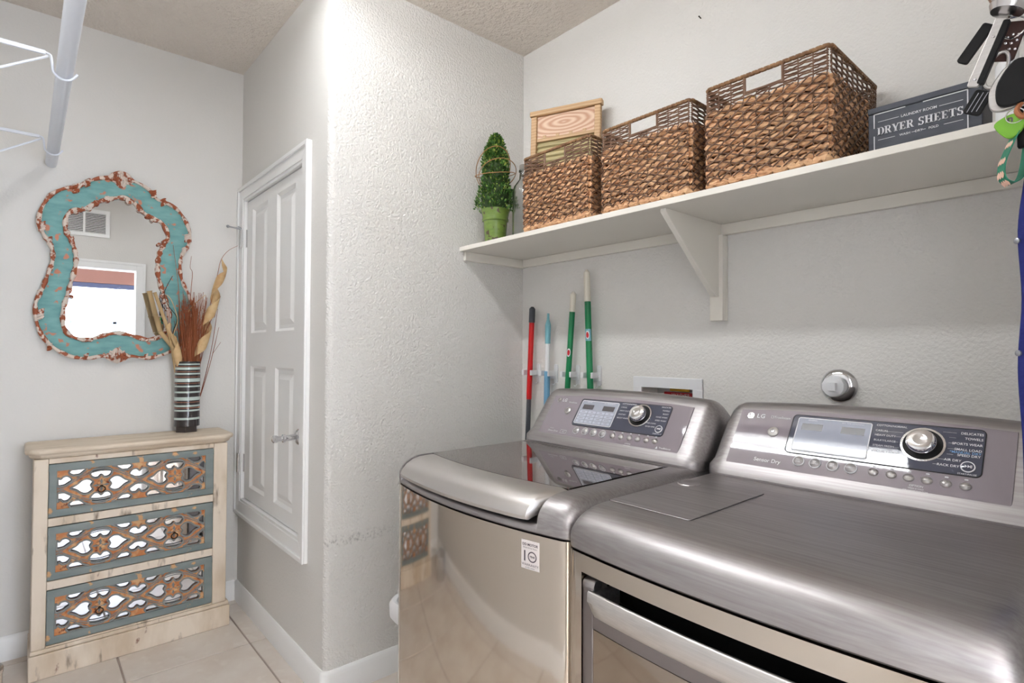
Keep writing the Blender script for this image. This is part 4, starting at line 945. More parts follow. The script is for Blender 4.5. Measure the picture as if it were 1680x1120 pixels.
# ================================================================== BASKETS
def basket(x0, x1, y0, y1, z0, H, seed, label):
    rnd = random.Random(seed)
    W_, D_ = x1-x0, y1-y0; root = thing('wicker_basket', ((x0+x1)/2, (y0+y1)/2, z0), label, 'basket', 'wicker baskets on the shelf')
    zsplit = .765*H
    def face(k, s, t, o):
        """k: face, s along it in metres, t height, o outwards; baskets flare very slightly"""
        fl = .004*(t/H)
        if k == 0: return Vector((x0+s, y0-o-fl, z0+t))
        if k == 1: return Vector((x1+o+fl, y0+s, z0+t))
        if k == 2: return Vector((x1-s, y1+o+fl, z0+t))
        return Vector((x0-o-fl, y1-s, z0+t))
    lumps = MB(); strands = MB(); fine = MB(); stakes = MB(); lining = MB()
    NS, NR = 7, 5
    for k in range(4):
        Lk = W_ if k % 2 == 0 else D_
        nc = max(4, round(Lk/.0365)); dx = Lk/nc; nr = 11; dz = (zsplit-.014)/nr
        lining.add([face(k, .004, .006, -.010), face(k, Lk-.004, .006, -.010), face(k, Lk-.004, zsplit, -.010), face(k, .004, zsplit, -.010), face(k, .004, .006, -.013), face(k, Lk-.004, .006, -.013), face(k, Lk-.004, zsplit, -.013), face(k, .004, zsplit, -.013)], [(0, 1, 2, 3), (7, 6, 5, 4), (3, 2, 6, 7), (0, 4, 5, 1)])
        for r in range(nr):
            zc = .016+dz*(r+.5)
            for c in range(nc+(r % 2)):
                sc_ = dx*(c+.5-(.5 if r % 2 else 0)); hw = dx*.60
                a0, a1 = max(.0, sc_-hw), min(Lk, sc_+hw)
                if a1-a0 < .010: continue
                rows = []; til = rnd.uniform(-.1, .2)*dz; th = dz*rnd.uniform(.44, .56); dep = rnd.uniform(.0075, .011)
                ph = rnd.random()*6
                for i in range(NS+1):
                    u = i/NS; s = a0+(a1-a0)*u; e = math.sin(PI*min(.97, max(.03, (s-(sc_-hw))/(2*hw))))**.65
                    zz = zc+til*(u-.5)*2
                    ring_ = []
                    for j in range(8):
                        a = 2*PI*j/8; rr = 1+.16*math.sin(3*a+u*7+ph)
                        ring_.append(face(k, s, zz+th*e*rr*math.sin(a), dep*e*rr*math.cos(a)-.001))
                    rows.append(ring_)
                lumps.grid(rows, True, True)
        # stakes
        handle = k % 2 == 0
        h0, h1 = Lk*.345, Lk*.655; hz0, hz1 = .83*H, .966*H
        for c in range(nc+1):
            s = min(max(dx*c, .003), Lk-.003)
            top = hz0 if (handle and h0 < s < h1) else .985*H
            n = 22; P = [face(k, s, .01+(top-.01)*i/n, .0045+.0035*math.cos(PI*i) if (.01+(top-.01)*i/n) < zsplit else .0008) for i in range(n+1)]
            stakes.tube(P, .0017, 5)
        # diagonal canes, the long rising ones on top, flatter ones beneath
        for sgn, step, rad, out, rise in ((1, dx*1.0, .0021, .0100, dz*1.25), (-1, dx*2.0, .0017, .0072, dz*.62)):
            m = int(Lk/step)+int(zsplit/rise)+4
            for q in range(-m, m):
                pts = []
                for i in range(25):
                    s = Lk*i/24; t = .014+q*rise*(1.0 if sgn > 0 else 2.0)+sgn*(s/dx)*rise
                    if .012 < t < zsplit+.004: pts.append(face(k, s, t+rnd.gauss(0, .0004), out+.0022*math.sin(2*PI*s/dx+q*PI)))
                if len(pts) > 2: strands.tube(pts, rad, 5)
        # open horizontal weave above
        nrow = 8
        for r in range(nrow):
            t = zsplit+.004+(.965*H-zsplit-.004)*(r+.3)/nrow
            segs = [(0, Lk)] if not (handle and t > hz0-.002) else [(0, h0), (h1, Lk)]
            for a, b in segs:
                n = max(8, int((b-a)/.006)); fine.tube([face(k, a+(b-a)*i/n, t+rnd.gauss(0, .0007), .0028*math.sin(PI*(a+(b-a)*i/n)/dx+PI*r)) for i in range(n+1)], .0024, 5)
        if handle:
            for s in (h0, h1): fine.tube([face(k, s, hz0-.004, .0), face(k, s, hz1+.004, .0)], .0032, 6)
            fine.tube([face(k, h0-.002, hz0, .0), face(k, (h0+h1)/2, hz0-.001, .0), face(k, h1+.002, hz0, .0)], .0032, 6)
    tag(lumps.build('fibre_weave', m_fibre, root, fixn=True), 'chunky twisted hyacinth fibre', kind='stuff')
    tag(strands.build('diagonal_canes', m_cane, root), 'thin dark diagonal canes', kind='stuff')
    tag(fine.build('open_weave', m_cane, root), 'open band of thin cane under the rim', kind='stuff')
    tag(stakes.build('stakes', m_cane, root), None, kind='stuff')
    lining.build('inner_wall', m_lining, root, fixn=False)
    bx('bottom', m_lining, root, (x0+.008, x1-.008, y0+.008, y1-.008, z0+.003, z0+.008))
    def loop(t, o, r, amp, per, nm, mat):
        q = rrect(x0-o, x1+o, y0-o, y1+o, .014, 5); P = [Vector((a, b, z0+t)) for a, b in q]; P.append(P[0]); out = []
        for i in range(len(P)-1):
            n = max(1, int((P[i+1]-P[i]).length/(per/4)))
            for j in range(n): out.append(P[i].lerp(P[i+1], j/n))
        rr = [r*(1+amp*(.5+.5*math.cos(2*PI*i/4.))) for i in range(len(out))]
        out = [p+Vector((0, 0, .0012*amp*4*math.sin(2*PI*i/8))) for i, p in enumerate(out)]
        MB().tube(out, rr, 8, closed=True).build(nm, mat, root)
    loop(H*.985, .004, .0052, .22, .008, 'rim', m_canel); loop(.0125, .0015, .0072, .6, .020, 'base_braid', m_fibre)
    return root
ZS = 1.752
basket(-1.607, -1.275, 1.470, 1.660, ZS, .292, 11, 'wicker basket standing in front of the wooden washboard')
basket(-1.213, -.886, 1.470, 1.795, ZS, .285, 12, 'wicker basket over the shelf bracket, between two other baskets')
basket(-.829, -.508, 1.470, 1.808, ZS, .292, 13, 'wicker basket beside the dark dryer sheets box')
# things inside the baskets
yl = MB().ball((-.735, 1.53, 1.925), (.035, .03, .09), 14, 9).build('yellow_sponge', m_yellow, None, loc=(-.735, 1.53, 1.835)); tag(yl, 'yellow cleaning mitt peeping through the basket handle', 'mitt')
nb = MB().lathe([(0, 0), (.03, 0), (.033, .01), (.033, .17), (.028, .2), (.012, .22), (.012, .245), (0, .245)], (-.655, 1.63, 1.764), seg=18).build('spray_bottle', m_navycloth, None, loc=(-.655, 1.63, 1.764)); tag(nb, 'dark blue bottle inside the basket beside the box', 'bottle')
cr = MB(); cr.tube([(-1.44+.05*math.cos(2*PI*i/24), 1.57+.01*math.sin(2*PI*i/24), 1.96+.05*math.sin(2*PI*i/24)) for i in range(24)], .006, 8, closed=True)
cr.tube([(-1.44, 1.58, 1.91), (-1.44, 1.59, 1.762)], .006, 8)
tag(cr.build('coiled_cord', m_grey, None, loc=(-1.44, 1.58, 1.762)), 'dark looped handle showing inside the washboard basket', 'handle')
og_ = MB().lathe([(0, 0), (.025, 0), (.025, .2), (.015, .215), (0, .216)], (-1.315, 1.535, 1.764), seg=16).build('orange_bottle', M('orange_plastic', hexlin(220, 90, 30), .4), None, loc=(-1.315, 1.535, 1.764)); tag(og_, 'orange bottle glimpsed through the washboard basket weave', 'bottle')

# ================================================================== WASHBOARD
A0, A1 = Vector((-1.778, 1.668, 0)), Vector((-1.478, 1.792, 0)); wu = (A1-A0).normalized(); wn_ = Vector((wu.y, -wu.x, 0)); WW = (A1-A0).length
TL = .03   # backward lean over its height
def wp(a, b, d): return A0+wu*a+wn_*(d-TL*b/.575+TL)+Vector((0, 0, ZS+.001+b))
wbd = thing('washboard', A0+wu*(WW/2)+Vector((0, 0, ZS)), 'old wooden washboard with ribbed brass front leaning behind the basket', 'washboard')
def wbox(nm, mat, a0, a1, b0, b1, d0, d1, bev=.003):
    return MB().prism([(a0, b0), (a1, b0), (a1, b1), (a0, b1)], wp, d0, d1).build(nm, mat, wbd, bev)
wbox('stile', m_wood, .006, .032, 0, .553, 0, .024); wbox('stile', m_wood, WW-.032, WW-.006, 0, .553, 0, .024)
wbox('top_rail', m_wood, 0, WW, .5535, .578, -.003, .028, .004)
wbox('grained_panel', m_woodgrain, .0325, WW-.0325, .455, .553, .004, .014, .001)
wbox('soap_ledge', m_wood, .0325, WW-.0325, .440, .4545, .002, .018, .002)
for k in range(4): wbox('dovetail', m_wood, .06+k*.06, .075+k*.06, .4548, .466, .0142, .0165, .0005)
wbox('lower_rail', m_wood, .0325, WW-.0325, .08, .11, .002, .018)
rb = MB(); rows = []
n = 120
for i in range(n+1):
    b = .1105+(.439-.1105)*i/n; d = .009+.005*math.sin(2*PI*i/8)
    rows.append([wp(.0328, b, d), wp(WW-.0328, b, d), wp(WW-.0328, b, .002), wp(.0328, b, .002)])
rb.grid(rows, True, True); rb.build('ribbed_plate', m_brass, wbd, ang=60)

# ================================================================== TOPIARY
PX, PY = -1.862, 1.530
pt = thing('potted_topiary', (PX, PY, ZS), 'small cone-shaped boxwood topiary in a chipped green glazed pot', 'plant')
pr_ = [(0, 0), (.043, 0), (.045, .004), (.052, .095), (.0575, .098), (.0585, .104), (.056, .110), (.060, .135), (.0635, .142), (.0635, .147), (.058, .147), (.055, .12), (0, .12)]
MB().lathe(pr_, (PX, PY, ZS+.0005), seg=32, caps=False).build('pot', m_pot, pt)
rnd = random.Random(3); lv = MB(); core = MB()
core.lathe([(0, .12), (.05, .14), (.062, .2), (.05, .33), (.026, .43), (.004, .47)], (PX, PY, ZS), seg=14, caps=False); core.build('leaf_shade_core', M('leaf_shadow', hexlin(40, 60, 24), .8), pt)  # solid dark green cone, its colour standing in for shade between the leaves
for i in range(2600):
    t = rnd.random()**.8; h = .138+.332*t; prof_r = (.084*(1-t)**.62+.010)*(.9+.14*math.sin(9*t+1)); a = rnd.random()*2*PI
    if t < .06: prof_r *= .72
    rr = prof_r*rnd.uniform(.72, 1.04); c = Vector((PX+rr*math.cos(a), PY+rr*math.sin(a), ZS+h))
    d = Vector((math.cos(a)*rnd.uniform(.3, 1), math.sin(a)*rnd.uniform(.3, 1), rnd.uniform(.25, 1.1))).normalized()
    d = (d+Vector((rnd.gauss(0, .3), rnd.gauss(0, .3), rnd.gauss(0, .2)))).normalized(); s = d.orthogonal().normalized(); q = rnd.random()*2*PI; s = (s*math.cos(q)+d.cross(s)*math.sin(q)); nn = d.cross(s)
    L_ = rnd.uniform(.012, .019); w = L_*.30
    lv.add([c, c+d*L_*.45+s*w+nn*.001, c+d*L_, c+d*L_*.45-s*w+nn*.001, c+d*L_*.5-nn*.0016], [(0, 1, 4), (1, 2, 4), (2, 3, 4), (3, 0, 4)])
tag(lv.build('foliage', m_leaf, pt, fixn=False, ang=60), None, kind='stuff')
for (c, r1_, r2_, tz, ph) in (((PX+.012, PY, 2.055), .098, .092, .55, 0), ((PX-.006, PY, 2.055), .118, .086, -.22, 1.1), ((PX-.005, PY-.01, 2.08), .090, .085, .95, 2.)):
    v = MB(); n = 40
    v.tube([(c[0]+r1_*math.cos(2*PI*i/n+ph)*.92, c[1]+r2_*math.sin(2*PI*i/n+ph)*.8, c[2]+tz*.075*math.cos(2*PI*i/n+ph+.6)) for i in range(n+1)], .0018, 6); v.build('vine_loop', m_vine, pt)

# ================================================================== GLASS JAR
JX, JY = -1.718, 1.568
jr = thing('glass_jar', (JX, JY, ZS), 'tall clear glass bottle with grey stopper behind the topiary', 'jar')
MB().lathe([(0, .001), (.046, .001), (.05, .006), (.05, .20), (.044, .225), (.022, .255), (.020, .285), (.024, .288), (.024, .293), (.017, .293), (.017, .258), (.040, .222), (.046, .198), (.046, .01), (0, .008)], (JX, JY, ZS), seg=28, caps=False).build('glass_body', m_jar, jr)
MB().lathe([(0, .27), (.0165, .27), (.0165, .2935), (.022, .294), (.022, .315), (0, .316)], (JX, JY, ZS), seg=18).build('stopper', m_cork, jr)

# ================================================================== DRYER SHEETS BOX
KX0, KX1, KY, KZ = -.449, -.232, 1.550, 1.885
bxo = thing('dryer_sheet_box', ((KX0+KX1)/2, KY+.06, ZS), 'dark slate wooden box lettered DRYER SHEETS on the shelf', 'box')
bx('box_body', m_box, bxo, (KX0, KX1, KY, KY+.115, ZS+.001, KZ-.016), .002)
bx('box_lid', m_box, bxo, (KX0-.001, KX1+.001, KY-.001, KY+.116, KZ-.0145, KZ), .002)
bf = lambda a, b, d=0.: (a, KY-.0006-d, b)
TB = lambda s, x, z, size, **k: text(s, size, lambda a, b: bf(x+a, z+b, .0004), m_print, 'lettering', bxo, **k)
cxb = -.3465; zb = 1.8245
# bold slab-serif letters: plain letters with serif bars on their stems
ls = .0335; wordw = .166
serif = MB()
def glyph(ch, x, z, h):
    """x: left edge; returns advance"""
    T1, t1, sv, g = h*.20, h*.085, h*.09, MB()
    R_ = lambda a, b, c, d: serif.prism([(a, c), (b, c), (b, d), (a, d)], lambda p, q, e: bf(p, q, e), .0002, .0008)
    def line(x0_, z0_, x1_, z1_, w): serif.prism([(x0_-w/2, z0_), (x0_+w/2, z0_), (x1_+w/2, z1_), (x1_-w/2, z1_)], lambda p, q, e: bf(p, q, e), .0002, .0008)
    def bowl(cx, cz, rx, rz, a0, a1, w0, w1):
        n = 12; o = []; i_ = []
        for k in range(n+1):
            a = a0+(a1-a0)*k/n; w = w0+(w1-w0)*abs(math.cos(a)); o.append((cx+rx*math.cos(a), cz+rz*math.sin(a))); i_.append((cx+(rx-w)*math.cos(a), cz+(rz-w0*.9)*math.sin(a)))
        for k in range(n): serif.prism([o[k], o[k+1], i_[k+1], i_[k]], lambda p, q, e: bf(p, q, e), .0002, .0008)
    W = .62*h; s = .09*h
    if ch in 'DREH':
        R_(x+s, x+s+T1, z, z+h); R_(x, x+2*s+T1, z, z+t1); R_(x, x+2*s+T1, z+h-t1, z+h)
    if ch == 'D':
        R_(x+s, x+.42*h, z, z+t1); R_(x+s, x+.42*h, z+h-t1, z+h); bowl(x+.40*h, z+h/2, .36*h, h/2, -PI/2, PI/2, t1, T1); return .80*h
    if ch == 'R':
        R_(x+s, x+.42*h, z+h-t1, z+h); R_(x+s, x+.42*h, z+.48*h, z+.48*h+t1); bowl(x+.42*h, z+.74*h, .26*h, .26*h, -PI/2, PI/2, t1, T1*.9); line(x+.66*h, z, x+.44*h, z+.5*h, T1*.95); R_(x+.56*h, x+.80*h, z, z+t1); return .82*h
    if ch == 'E':
        R_(x+s, x+.64*h, z, z+t1); R_(x+s, x+.62*h, z+h-t1, z+h); R_(x+s, x+.46*h, z+.46*h, z+.46*h+t1); R_(x+.57*h, x+.64*h, z, z+.24*h); R_(x+.55*h, x+.62*h, z+.76*h, z+h); R_(x+.42*h, x+.47*h, z+.38*h, z+.62*h); return .73*h
    if ch == 'H':
        R_(x+.56*h, x+.56*h+T1, z, z+h); R_(x+.47*h, x+.85*h, z, z+t1); R_(x+.47*h, x+.85*h, z+h-t1, z+h); R_(x+s, x+.6*h, z+.46*h, z+.46*h+t1); return .92*h
    if ch == 'Y':
        R_(x+.30*h, x+.30*h+T1, z, z+.5*h); line(x+.38*h, z+.42*h, x+.14*h, z+h, T1); line(x+.42*h, z+.42*h, x+.68*h, z+h, t1*1.1); R_(x, x+.30*h, z+h-t1, z+h); R_(x+.56*h, x+.80*h, z+h-t1, z+h); R_(x+.20*h, x+.60*h, z, z+t1); return .80*h
    if ch == 'T':
        R_(x+.26*h, x+.26*h+T1, z, z+h); R_(x, x+.72*h, z+h-t1, z+h); R_(x, x+.07*h, z+.74*h, z+h); R_(x+.65*h, x+.72*h, z+.74*h, z+h); R_(x+.16*h, x+.56*h, z, z+t1); return .78*h
    if ch == 'S':
        bowl(x+.30*h, z+.74*h, .26*h, .26*h, PI*.12, PI*1.5, t1, T1*.85); bowl(x+.30*h, z+.27*h, .28*h, .27*h, -PI*.88, PI*.5, t1, T1*.85); R_(x+.50*h, x+.56*h, z+.72*h, z+h); R_(x+.02*h, x+.08*h, z, z+.28*h); return .66*h
    return .42*h
hh_ = .0262; adv = 0
serif_save = serif; serif = MB(); tot = sum(glyph(c, 0, 0, hh_) for c in 'DRYER SHEETS'); hh_ *= .166/tot; tot = .166; serif = MB(); xx = cxb-tot/2
for c in 'DRYER SHEETS': xx += glyph(c, xx, zb-hh_/2, hh_)
serif.build('title_lettering', m_print, bxo, fixn=False)
TB('LAUNDRY ROOM', cxb, 1.8475, .0088, bold=.0001); TB('WASH', cxb-.027, 1.8035, .0075, bold=.0001); TB('DRY', cxb, 1.8035, .0075, bold=.0001); TB('FOLD', cxb+.028, 1.8035, .0075, bold=.0001)
fr_ = MB(); Rr = lambda a, b, c, d: fr_.prism([(a, c), (b, c), (b, d), (a, d)], lambda p, q, e: bf(p, q, e), .0002, .0008)
fa, fb, fc, fd_, tk = -.437, -.256, 1.7795, 1.8685, .0022
Rr(fa, fa+.065, fd_-tk, fd_); Rr(fb-.082, fb, fd_-tk, fd_); Rr(fa, fa+.065, fc, fc+tk); Rr(fb-.082, fb, fc, fc+tk)
for x in (fa, fb-tk): Rr(x, x+tk, fc, fc+.035); Rr(x, x+tk, fd_-.035, fd_)
for a, b, z in ((-.428, -.385, 1.8475), (-.308, -.265, 1.8475), (-.428, -.393, 1.8035), (-.300, -.265, 1.8035), (-.360, -.352, 1.8035), (-.340, -.333, 1.8035)): Rr(a, b, z-.0005, z+.0005)
fr_.build('border_lines', m_print, bxo, fixn=False)
wj = MB().lathe([(0, 0), (.022, 0), (.022, .13), (.016, .14), (.016, .16), (0, .16)], (-.185, 1.52, ZS+.001), seg=20).build('white_bottle', m_pvc, None, loc=(-.185, 1.52, ZS)); tag(wj, 'small white plastic bottle beside the dryer sheets box', 'bottle')
tj = MB().lathe([(0, 0), (.02, 0), (.02, .09), (.013, .1), (.013, .115), (0, .115)], (-.145, 1.58, ZS+.001), seg=20).build('amber_bottle', m_vine, None, loc=(-.145, 1.58, ZS)); tag(tj, 'small amber bottle at the far shelf end behind the keys', 'bottle')

# ================================================================== MOP HANDLES AND WALL CLIPS
MY = 1.797
def pole(name, top, bot, segs, label, labelpatch=None):
    """segs: (z_top, z_bottom, r_top, r_bottom, material, part)"""
    o = thing(name, (bot[0]+(bot[0]-top[0])*(bot[1]-0)/(top[1]-bot[1]), MY, 0), label, 'mop handle')
    X = lambda z: top[0]+(bot[0]-top[0])*(top[1]-z)/(top[1]-bot[1])
    for (za, zb_, ra, rb_, mat, nm) in segs:
        rnds = [(0, ra*.02)] if False else []
        n = 6; P = [(X(za+(zb_-za)*i/n), MY, za+(zb_-za)*i/n) for i in range(n+1)]
        MB().tube(P, [ra+(rb_-ra)*i/n for i in range(n+1)], 16).build(nm, mat, o)
    if labelpatch:
        z, h, r, bgm = labelpatch; f = lambda a, d=0.: None
        def lf(a, b, d=0.): t = -PI/2+.35+a/r; return (X(z+b)+(r+.0006+d)*math.cos(t), MY+(r+.0006+d)*math.sin(t), z+b)
        mb = MB(); rows = [[lf(-.016+.032*i/8, -h/2+h*j/1) for i in range(9)] for j in range(2)]
        if bgm: mb.grid(rows); mb.build('label_band', m_aqua, o, fixn=False)
        mb = MB(); n = 20; mb.add([lf(0, 0, .0006)]+[lf(.0085*math.cos(2*PI*k/n)+.004*math.sin(2*PI*k/n)*0, .018*math.sin(2*PI*k/n), .0006) for k in range(n)], [(0, 1+k, 1+(k+1) % n) for k in range(n)]); lo_ = mb.build('label_oval', m_print, o, fixn=False)
        mb = MB(); mb.add([lf(0, 0, .0012)]+[lf(.0055*math.cos(2*PI*k/n), .0125*math.sin(2*PI*k/n), .0012) for k in range(n)], [(0, 1+k, 1+(k+1) % n) for k in range(n)]); mb.build('label_mark', m_redtag, lo_, fixn=False)
    return o
pole('mop_handle', (-1.910, 1.497), (-1.940, .87), [(1.499, 1.49, .006, .0135, m_grey, 'grip_end'), (1.4905, 1.425, .0142, .0145, m_grey, 'grip'), (1.4245, 1.065, .0125, .0125, m_red, 'shaft'), (1.0645, .0, .0112, .0112, m_grey, 'lower_shaft')], 'red mop handle with charcoal grip in the alcove corner')
pole('mop_handle', (-1.804, 1.463), (-1.812, 1.06), [(1.463, 1.435, .005, .0065, m_aqua, 'hanger_tip'), (1.4345, 1.41, .0065, .0135, m_aqua, 'grip_neck'), (1.4095, 1.325, .0135, .0125, m_aqua, 'grip'), (1.3245, 1.20, .0105, .0105, m_pvc, 'upper_shaft'), (1.1995, 0, .0135, .0135, m_blue, 'shaft')], 'pale blue and white mop handle with aqua tip')
pole('mop_handle', (-1.649, 1.548), (-1.684, 1.12), [(1.55, 1.54, .005, .0115, m_ivory, 'grip_end'), (1.5395, 1.463, .0125, .0125, m_ivory, 'grip'), (1.4625, 0, .0125, .0125, m_green, 'shaft')], 'shorter green mop handle with ivory grip', (1.285, .03, .0125, False))
pole('mop_handle', (-1.574, 1.636), (-1.552, 1.127), [(1.638, 1.626, .005, .0125, m_ivory, 'grip_end'), (1.6255, 1.502, .0135, .0145, m_ivory, 'grip'), (1.5015, 0, .0135, .0135, m_green, 'shaft')], 'tallest green mop handle with long ivory grip and aqua label', (1.36, .05, .0135, True))
for x, s_ in ((-1.926, 'red'), (-1.810, 'pale blue'), (-1.677, 'shorter green'), (-1.556, 'tallest green')):
    h = thing('broom_clip', (x, YB, 1.19), 'white plastic wall clip gripping the %s handle' % s_, 'clip', 'wall clips holding the mop handles')
    MB().prism(rrect(x+.012, x+.034, 1.145, 1.232, .008), lambda a, b, d: (a, d, b), YB-.007, YB-.0005).build('back_plate', m_pvc, h, .0015)
    for sg in (-1, 1):
        MB().prism([(x+sg*.0165, YB-.0075), (x+sg*.0165+.004*sg, YB-.058), (x+sg*.0165+.015*sg, YB-.062), (x+sg*.0165+.017*sg, YB-.048), (x+sg*.0165+.008*sg, YB-.0075)], lambda a, b, d: (a, b, d), 1.178, 1.202).build('jaw', m_pvc, h, .002)
    MB().prism(rrect(x-.020, x+.034, 1.165, 1.2, .005), lambda a, b, d: (a, d, b), YB-.012, YB-.0072).build('base_block', m_pvc, h, .0015)
    MB().tube(spline([(x+.022, YB-.012, 1.146), (x+.022, YB-.022, 1.138), (x+.022, YB-.03, 1.144)], 4), .002, 6).build('hook', m_pvc, h)

# ================================================================== WASHER OUTLET BOX, DRAIN CAP
ob = thing('outlet_box', ((OB[0]+OB[1])/2, YB, 1.07), 'white recessed washer outlet box behind the washer console', 'outlet box')
fa, fb, fc, fd_ = -1.356, -1.056, .95, 1.193
of = MB().box(fa, fb, YB-.008, YB-.0005, OB[3], fd_).box(fa, fb, YB-.008, YB-.0005, fc, OB[2]).box(fa, OB[0], YB-.008, YB-.0005, OB[2], OB[3]).box(OB[1], fb, YB-.008, YB-.0005, OB[2], OB[3])
of.build('frame', m_pvc, ob, .002)
rt_ = bx('red_tag', m_redtag, ob, (-1.275, -1.10, YB+.085, YB+.092, 1.05, 1.132), .001)
text('WASHER', .02, lambda a, b: (-1.20+a, YB+.0843, 1.120+b), m_print, 'lettering', ob)
bx('yellow_label', m_yellow, ob, (-1.25, -1.165, YB+.087, YB+.094, 1.136, 1.150), .001)
for x in (-1.29, -1.135):
    MB().tube([(x, YB+.06, .992), (x, YB+.06, 1.04)], .012, 12).tube([(x-.018, YB+.06, 1.045), (x+.018, YB+.06, 1.045)], .006, 8).build('valve', m_brass, ob)
dc = thing('drain_cap', (-.612, YB, 1.19), 'white threaded plug in a chrome wall plate above the dryer', 'pipe cap')
MB().lathe([(0, .001), (.050, .001), (.051, .004), (.047, .010), (.036, .0145), (.030, .016), (0, .016)], (-.612, YB, 1.19), (0, -1, 0), 32).build('wall_plate', m_chrome, dc)
MB().lathe([(.027, .0165), (.027, .034), (.031, .035), (.031, .052), (.029, .054), (0, .054)], (-.612, YB, 1.19), (0, -1, 0), 12).build('plug', m_pvc, dc)
MB().lathe([(.017, .0545), (.016, .070), (0, .070)], (-.612, YB, 1.19), (0, -1, 0), 4).build('square_nub', m_pvc, dc)

# ================================================================== HAMPER AND CANISTER
hm = thing('laundry_hamper', (-1.555, 1.12, 0), 'slim white plastic hamper between alcove wall and washer', 'hamper')
rows = []
for z, o in ((.001, -.085), (.01, -.08), (.40, -.020), (.40, .002), (.412, .010), (.45, .012), (.465, .004), (.462, -.006), (.44, -.012), (.02, -.084)):
    rows.append([(a, b, z) for a, b in rrect(-1.690-o, -1.458+o*.2, .930-o, 1.30+o, .06, 6)])
MB().grid(rows, True, True).build('bin', m_pvc, hm, ang=50)
cn = thing('steel_canister', (-2.76, -.118, 0), 'low polished steel canister on the floor beside the dresser', 'canister')
MB().lathe([(0, .001), (.078, .001), (.08, .006), (.08, .118), (.077, .12), (0, .12)], (-2.76, -.118, 0), seg=32).build('body', m_chrome, cn)
MB().lathe([(.081, .1205), (.083, .124), (.082, .134), (.07, .14), (0, .142)], (-2.76, -.118, 0), seg=32).build('lid', m_chrome, cn)

# ================================================================== KEYS ON THE WALL HOOK
KYY = .97
kf = lambda a, b, d=0.: (a, KYY-d, b)      # x, z in the hanging plane, d towards the room
hk = thing('wall_hook', (XR, KYY, 1.765), 'large silver hook on the wall beside the doorway loaded with keys', 'hook')
MB().lathe([(0, .0005), (.022, .0005), (.022, .006), (.012, .010), (0, .010)], (XR, KYY+.01, 1.775), (-1, 0, 0), 24).build('hook_plate', m_satin, hk)
MB().tube(spline([(XR-.008, KYY+.01, 1.775), (-.06, KYY+.005, 1.762), (-.095, KYY, 1.748), (-.118, KYY, 1.752), (-.128, KYY, 1.772)], 6), [.007]*6+[.009]*8+[.011]*5+[.013]*6, 14).build('hook_arm', m_satin, hk)
MB().lathe([(0, -.008), (.018, -.006), (.022, .002), (.019, .012), (.012, .02), (0, .022)], (-.116, KYY-.012, 1.7385), (.35, .1, 1), 20).build('hook_bell', m_satin, hk)
kr = MB().tube([(-.112+.0135*math.cos(2*PI*i/24), KYY+.003*math.sin(4*PI*i/24), 1.716+.0135*math.sin(2*PI*i/24)) for i in range(24)], .0012, 8, closed=True).build('key_ring', m_chrome, None, loc=(-.112, KYY, 1.716)); tag(kr, 'thin steel split ring hanging from the silver hook', 'key ring')
def plate(mb, c, ang, L_, w, d0, d1, r=None, taper=1.):
    ca, sa = math.cos(ang), math.sin(ang); q = rrect(-L_/2, L_/2, -w/2, w/2, r or w*.2, 4)
    mb.prism([(c[0]+(a)*ca-(b*(1 if a < 0 else taper))*sa, c[1]+a*sa+(b*(1 if a < 0 else taper))*ca) for a, b in q], lambda p, z, d: kf(p, z, d), d0, d1); return mb
AK = math.atan2(.078, .030)
kt = thing('folding_knife', kf(-.14, 1.69), 'silver and black folding tool hanging among the keys', 'tool')
plate(MB(), (-.1395, 1.690), AK, .086, .0125, .002, .0085, .002).build('silver_scale', m_steelbright, kt, .0006)
plate(MB(), (-.1325, 1.688), AK, .080, .0075, .0005, .0095, .002).build('black_scale', m_black, kt, .0006)
for t in (-.034, .02): MB().lathe([(0, 0), (.002, 0), (.0015, .0008), (0, .001)], kf(-.1395+t*math.cos(AK), 1.690+t*math.sin(AK), .0086), (0, -1, 0), 10).build('rivet', m_chrome, kt)
kg = plate(MB(), (-.153, 1.712), math.atan2(.036, .026), .052, .014, -.008, -.002, .003).build('black_key', m_black, None, .0008, loc=kf(-.153, 1.712)); tag(kg, 'flat black plastic key slanting left behind the silver tool', 'key')
br = thing('studded_fob', kf(-.121, 1.71), 'dark brown leather fob with silver studs', 'fob')
plate(MB(), (-.1185, 1.703), 1.25, .05, .024, -.012, -.008, .004).build('leather', M('dark_leather', hexlin(58, 30, 24), .55), br, .001)
for i in range(9): MB().ball(kf(-.124+.0055*(i % 3)+.002*(i//3), 1.69+.009*(i//3)+.002*(i % 2), -.0075), (.002, .0016, .002), 8, 6).build('stud', m_chrome, br)
cb = MB().tube([kf(-.131+.011*math.cos(2*PI*i/24)+.006*math.sin(2*PI*i/24), 1.667+.022*math.sin(2*PI*i/24), -.002) for i in range(24)], .0022, 8, closed=True).build('carabiner', m_steelbright, None, loc=kf(-.131, 1.667)); tag(cb, 'oval silver carabiner above the black fob', 'carabiner')
fb_ = thing('black_fob', kf(-.117, 1.635), 'glossy black car fob with a silver edge', 'fob')
fq = [(-.112, 1.668), (-.096, 1.665), (-.086, 1.645), (-.092, 1.620), (-.110, 1.611), (-.126, 1.613), (-.1305, 1.624), (-.128, 1.645)]
fq = [(p.x, p.y) for p in spline([(a, b, 0) for a, b in fq], 4, True)]
MB().prism(fq, lambda a, b, d: kf(a, b, d), .004, .012).build('fob_body', m_black, fb_, .0015)
MB().prism([(a-.005-.0035*(1 if a < -.11 else 0), b-.0015) for a, b in fq], lambda a, b, d: kf(a, b, d), -.006, .0035).build('silver_edge', m_steelbright, fb_, .0015)
bc = thing('striped_buckle', kf(-.15, 1.63), 'black ribbed plastic buckle below the silver tool', 'buckle')
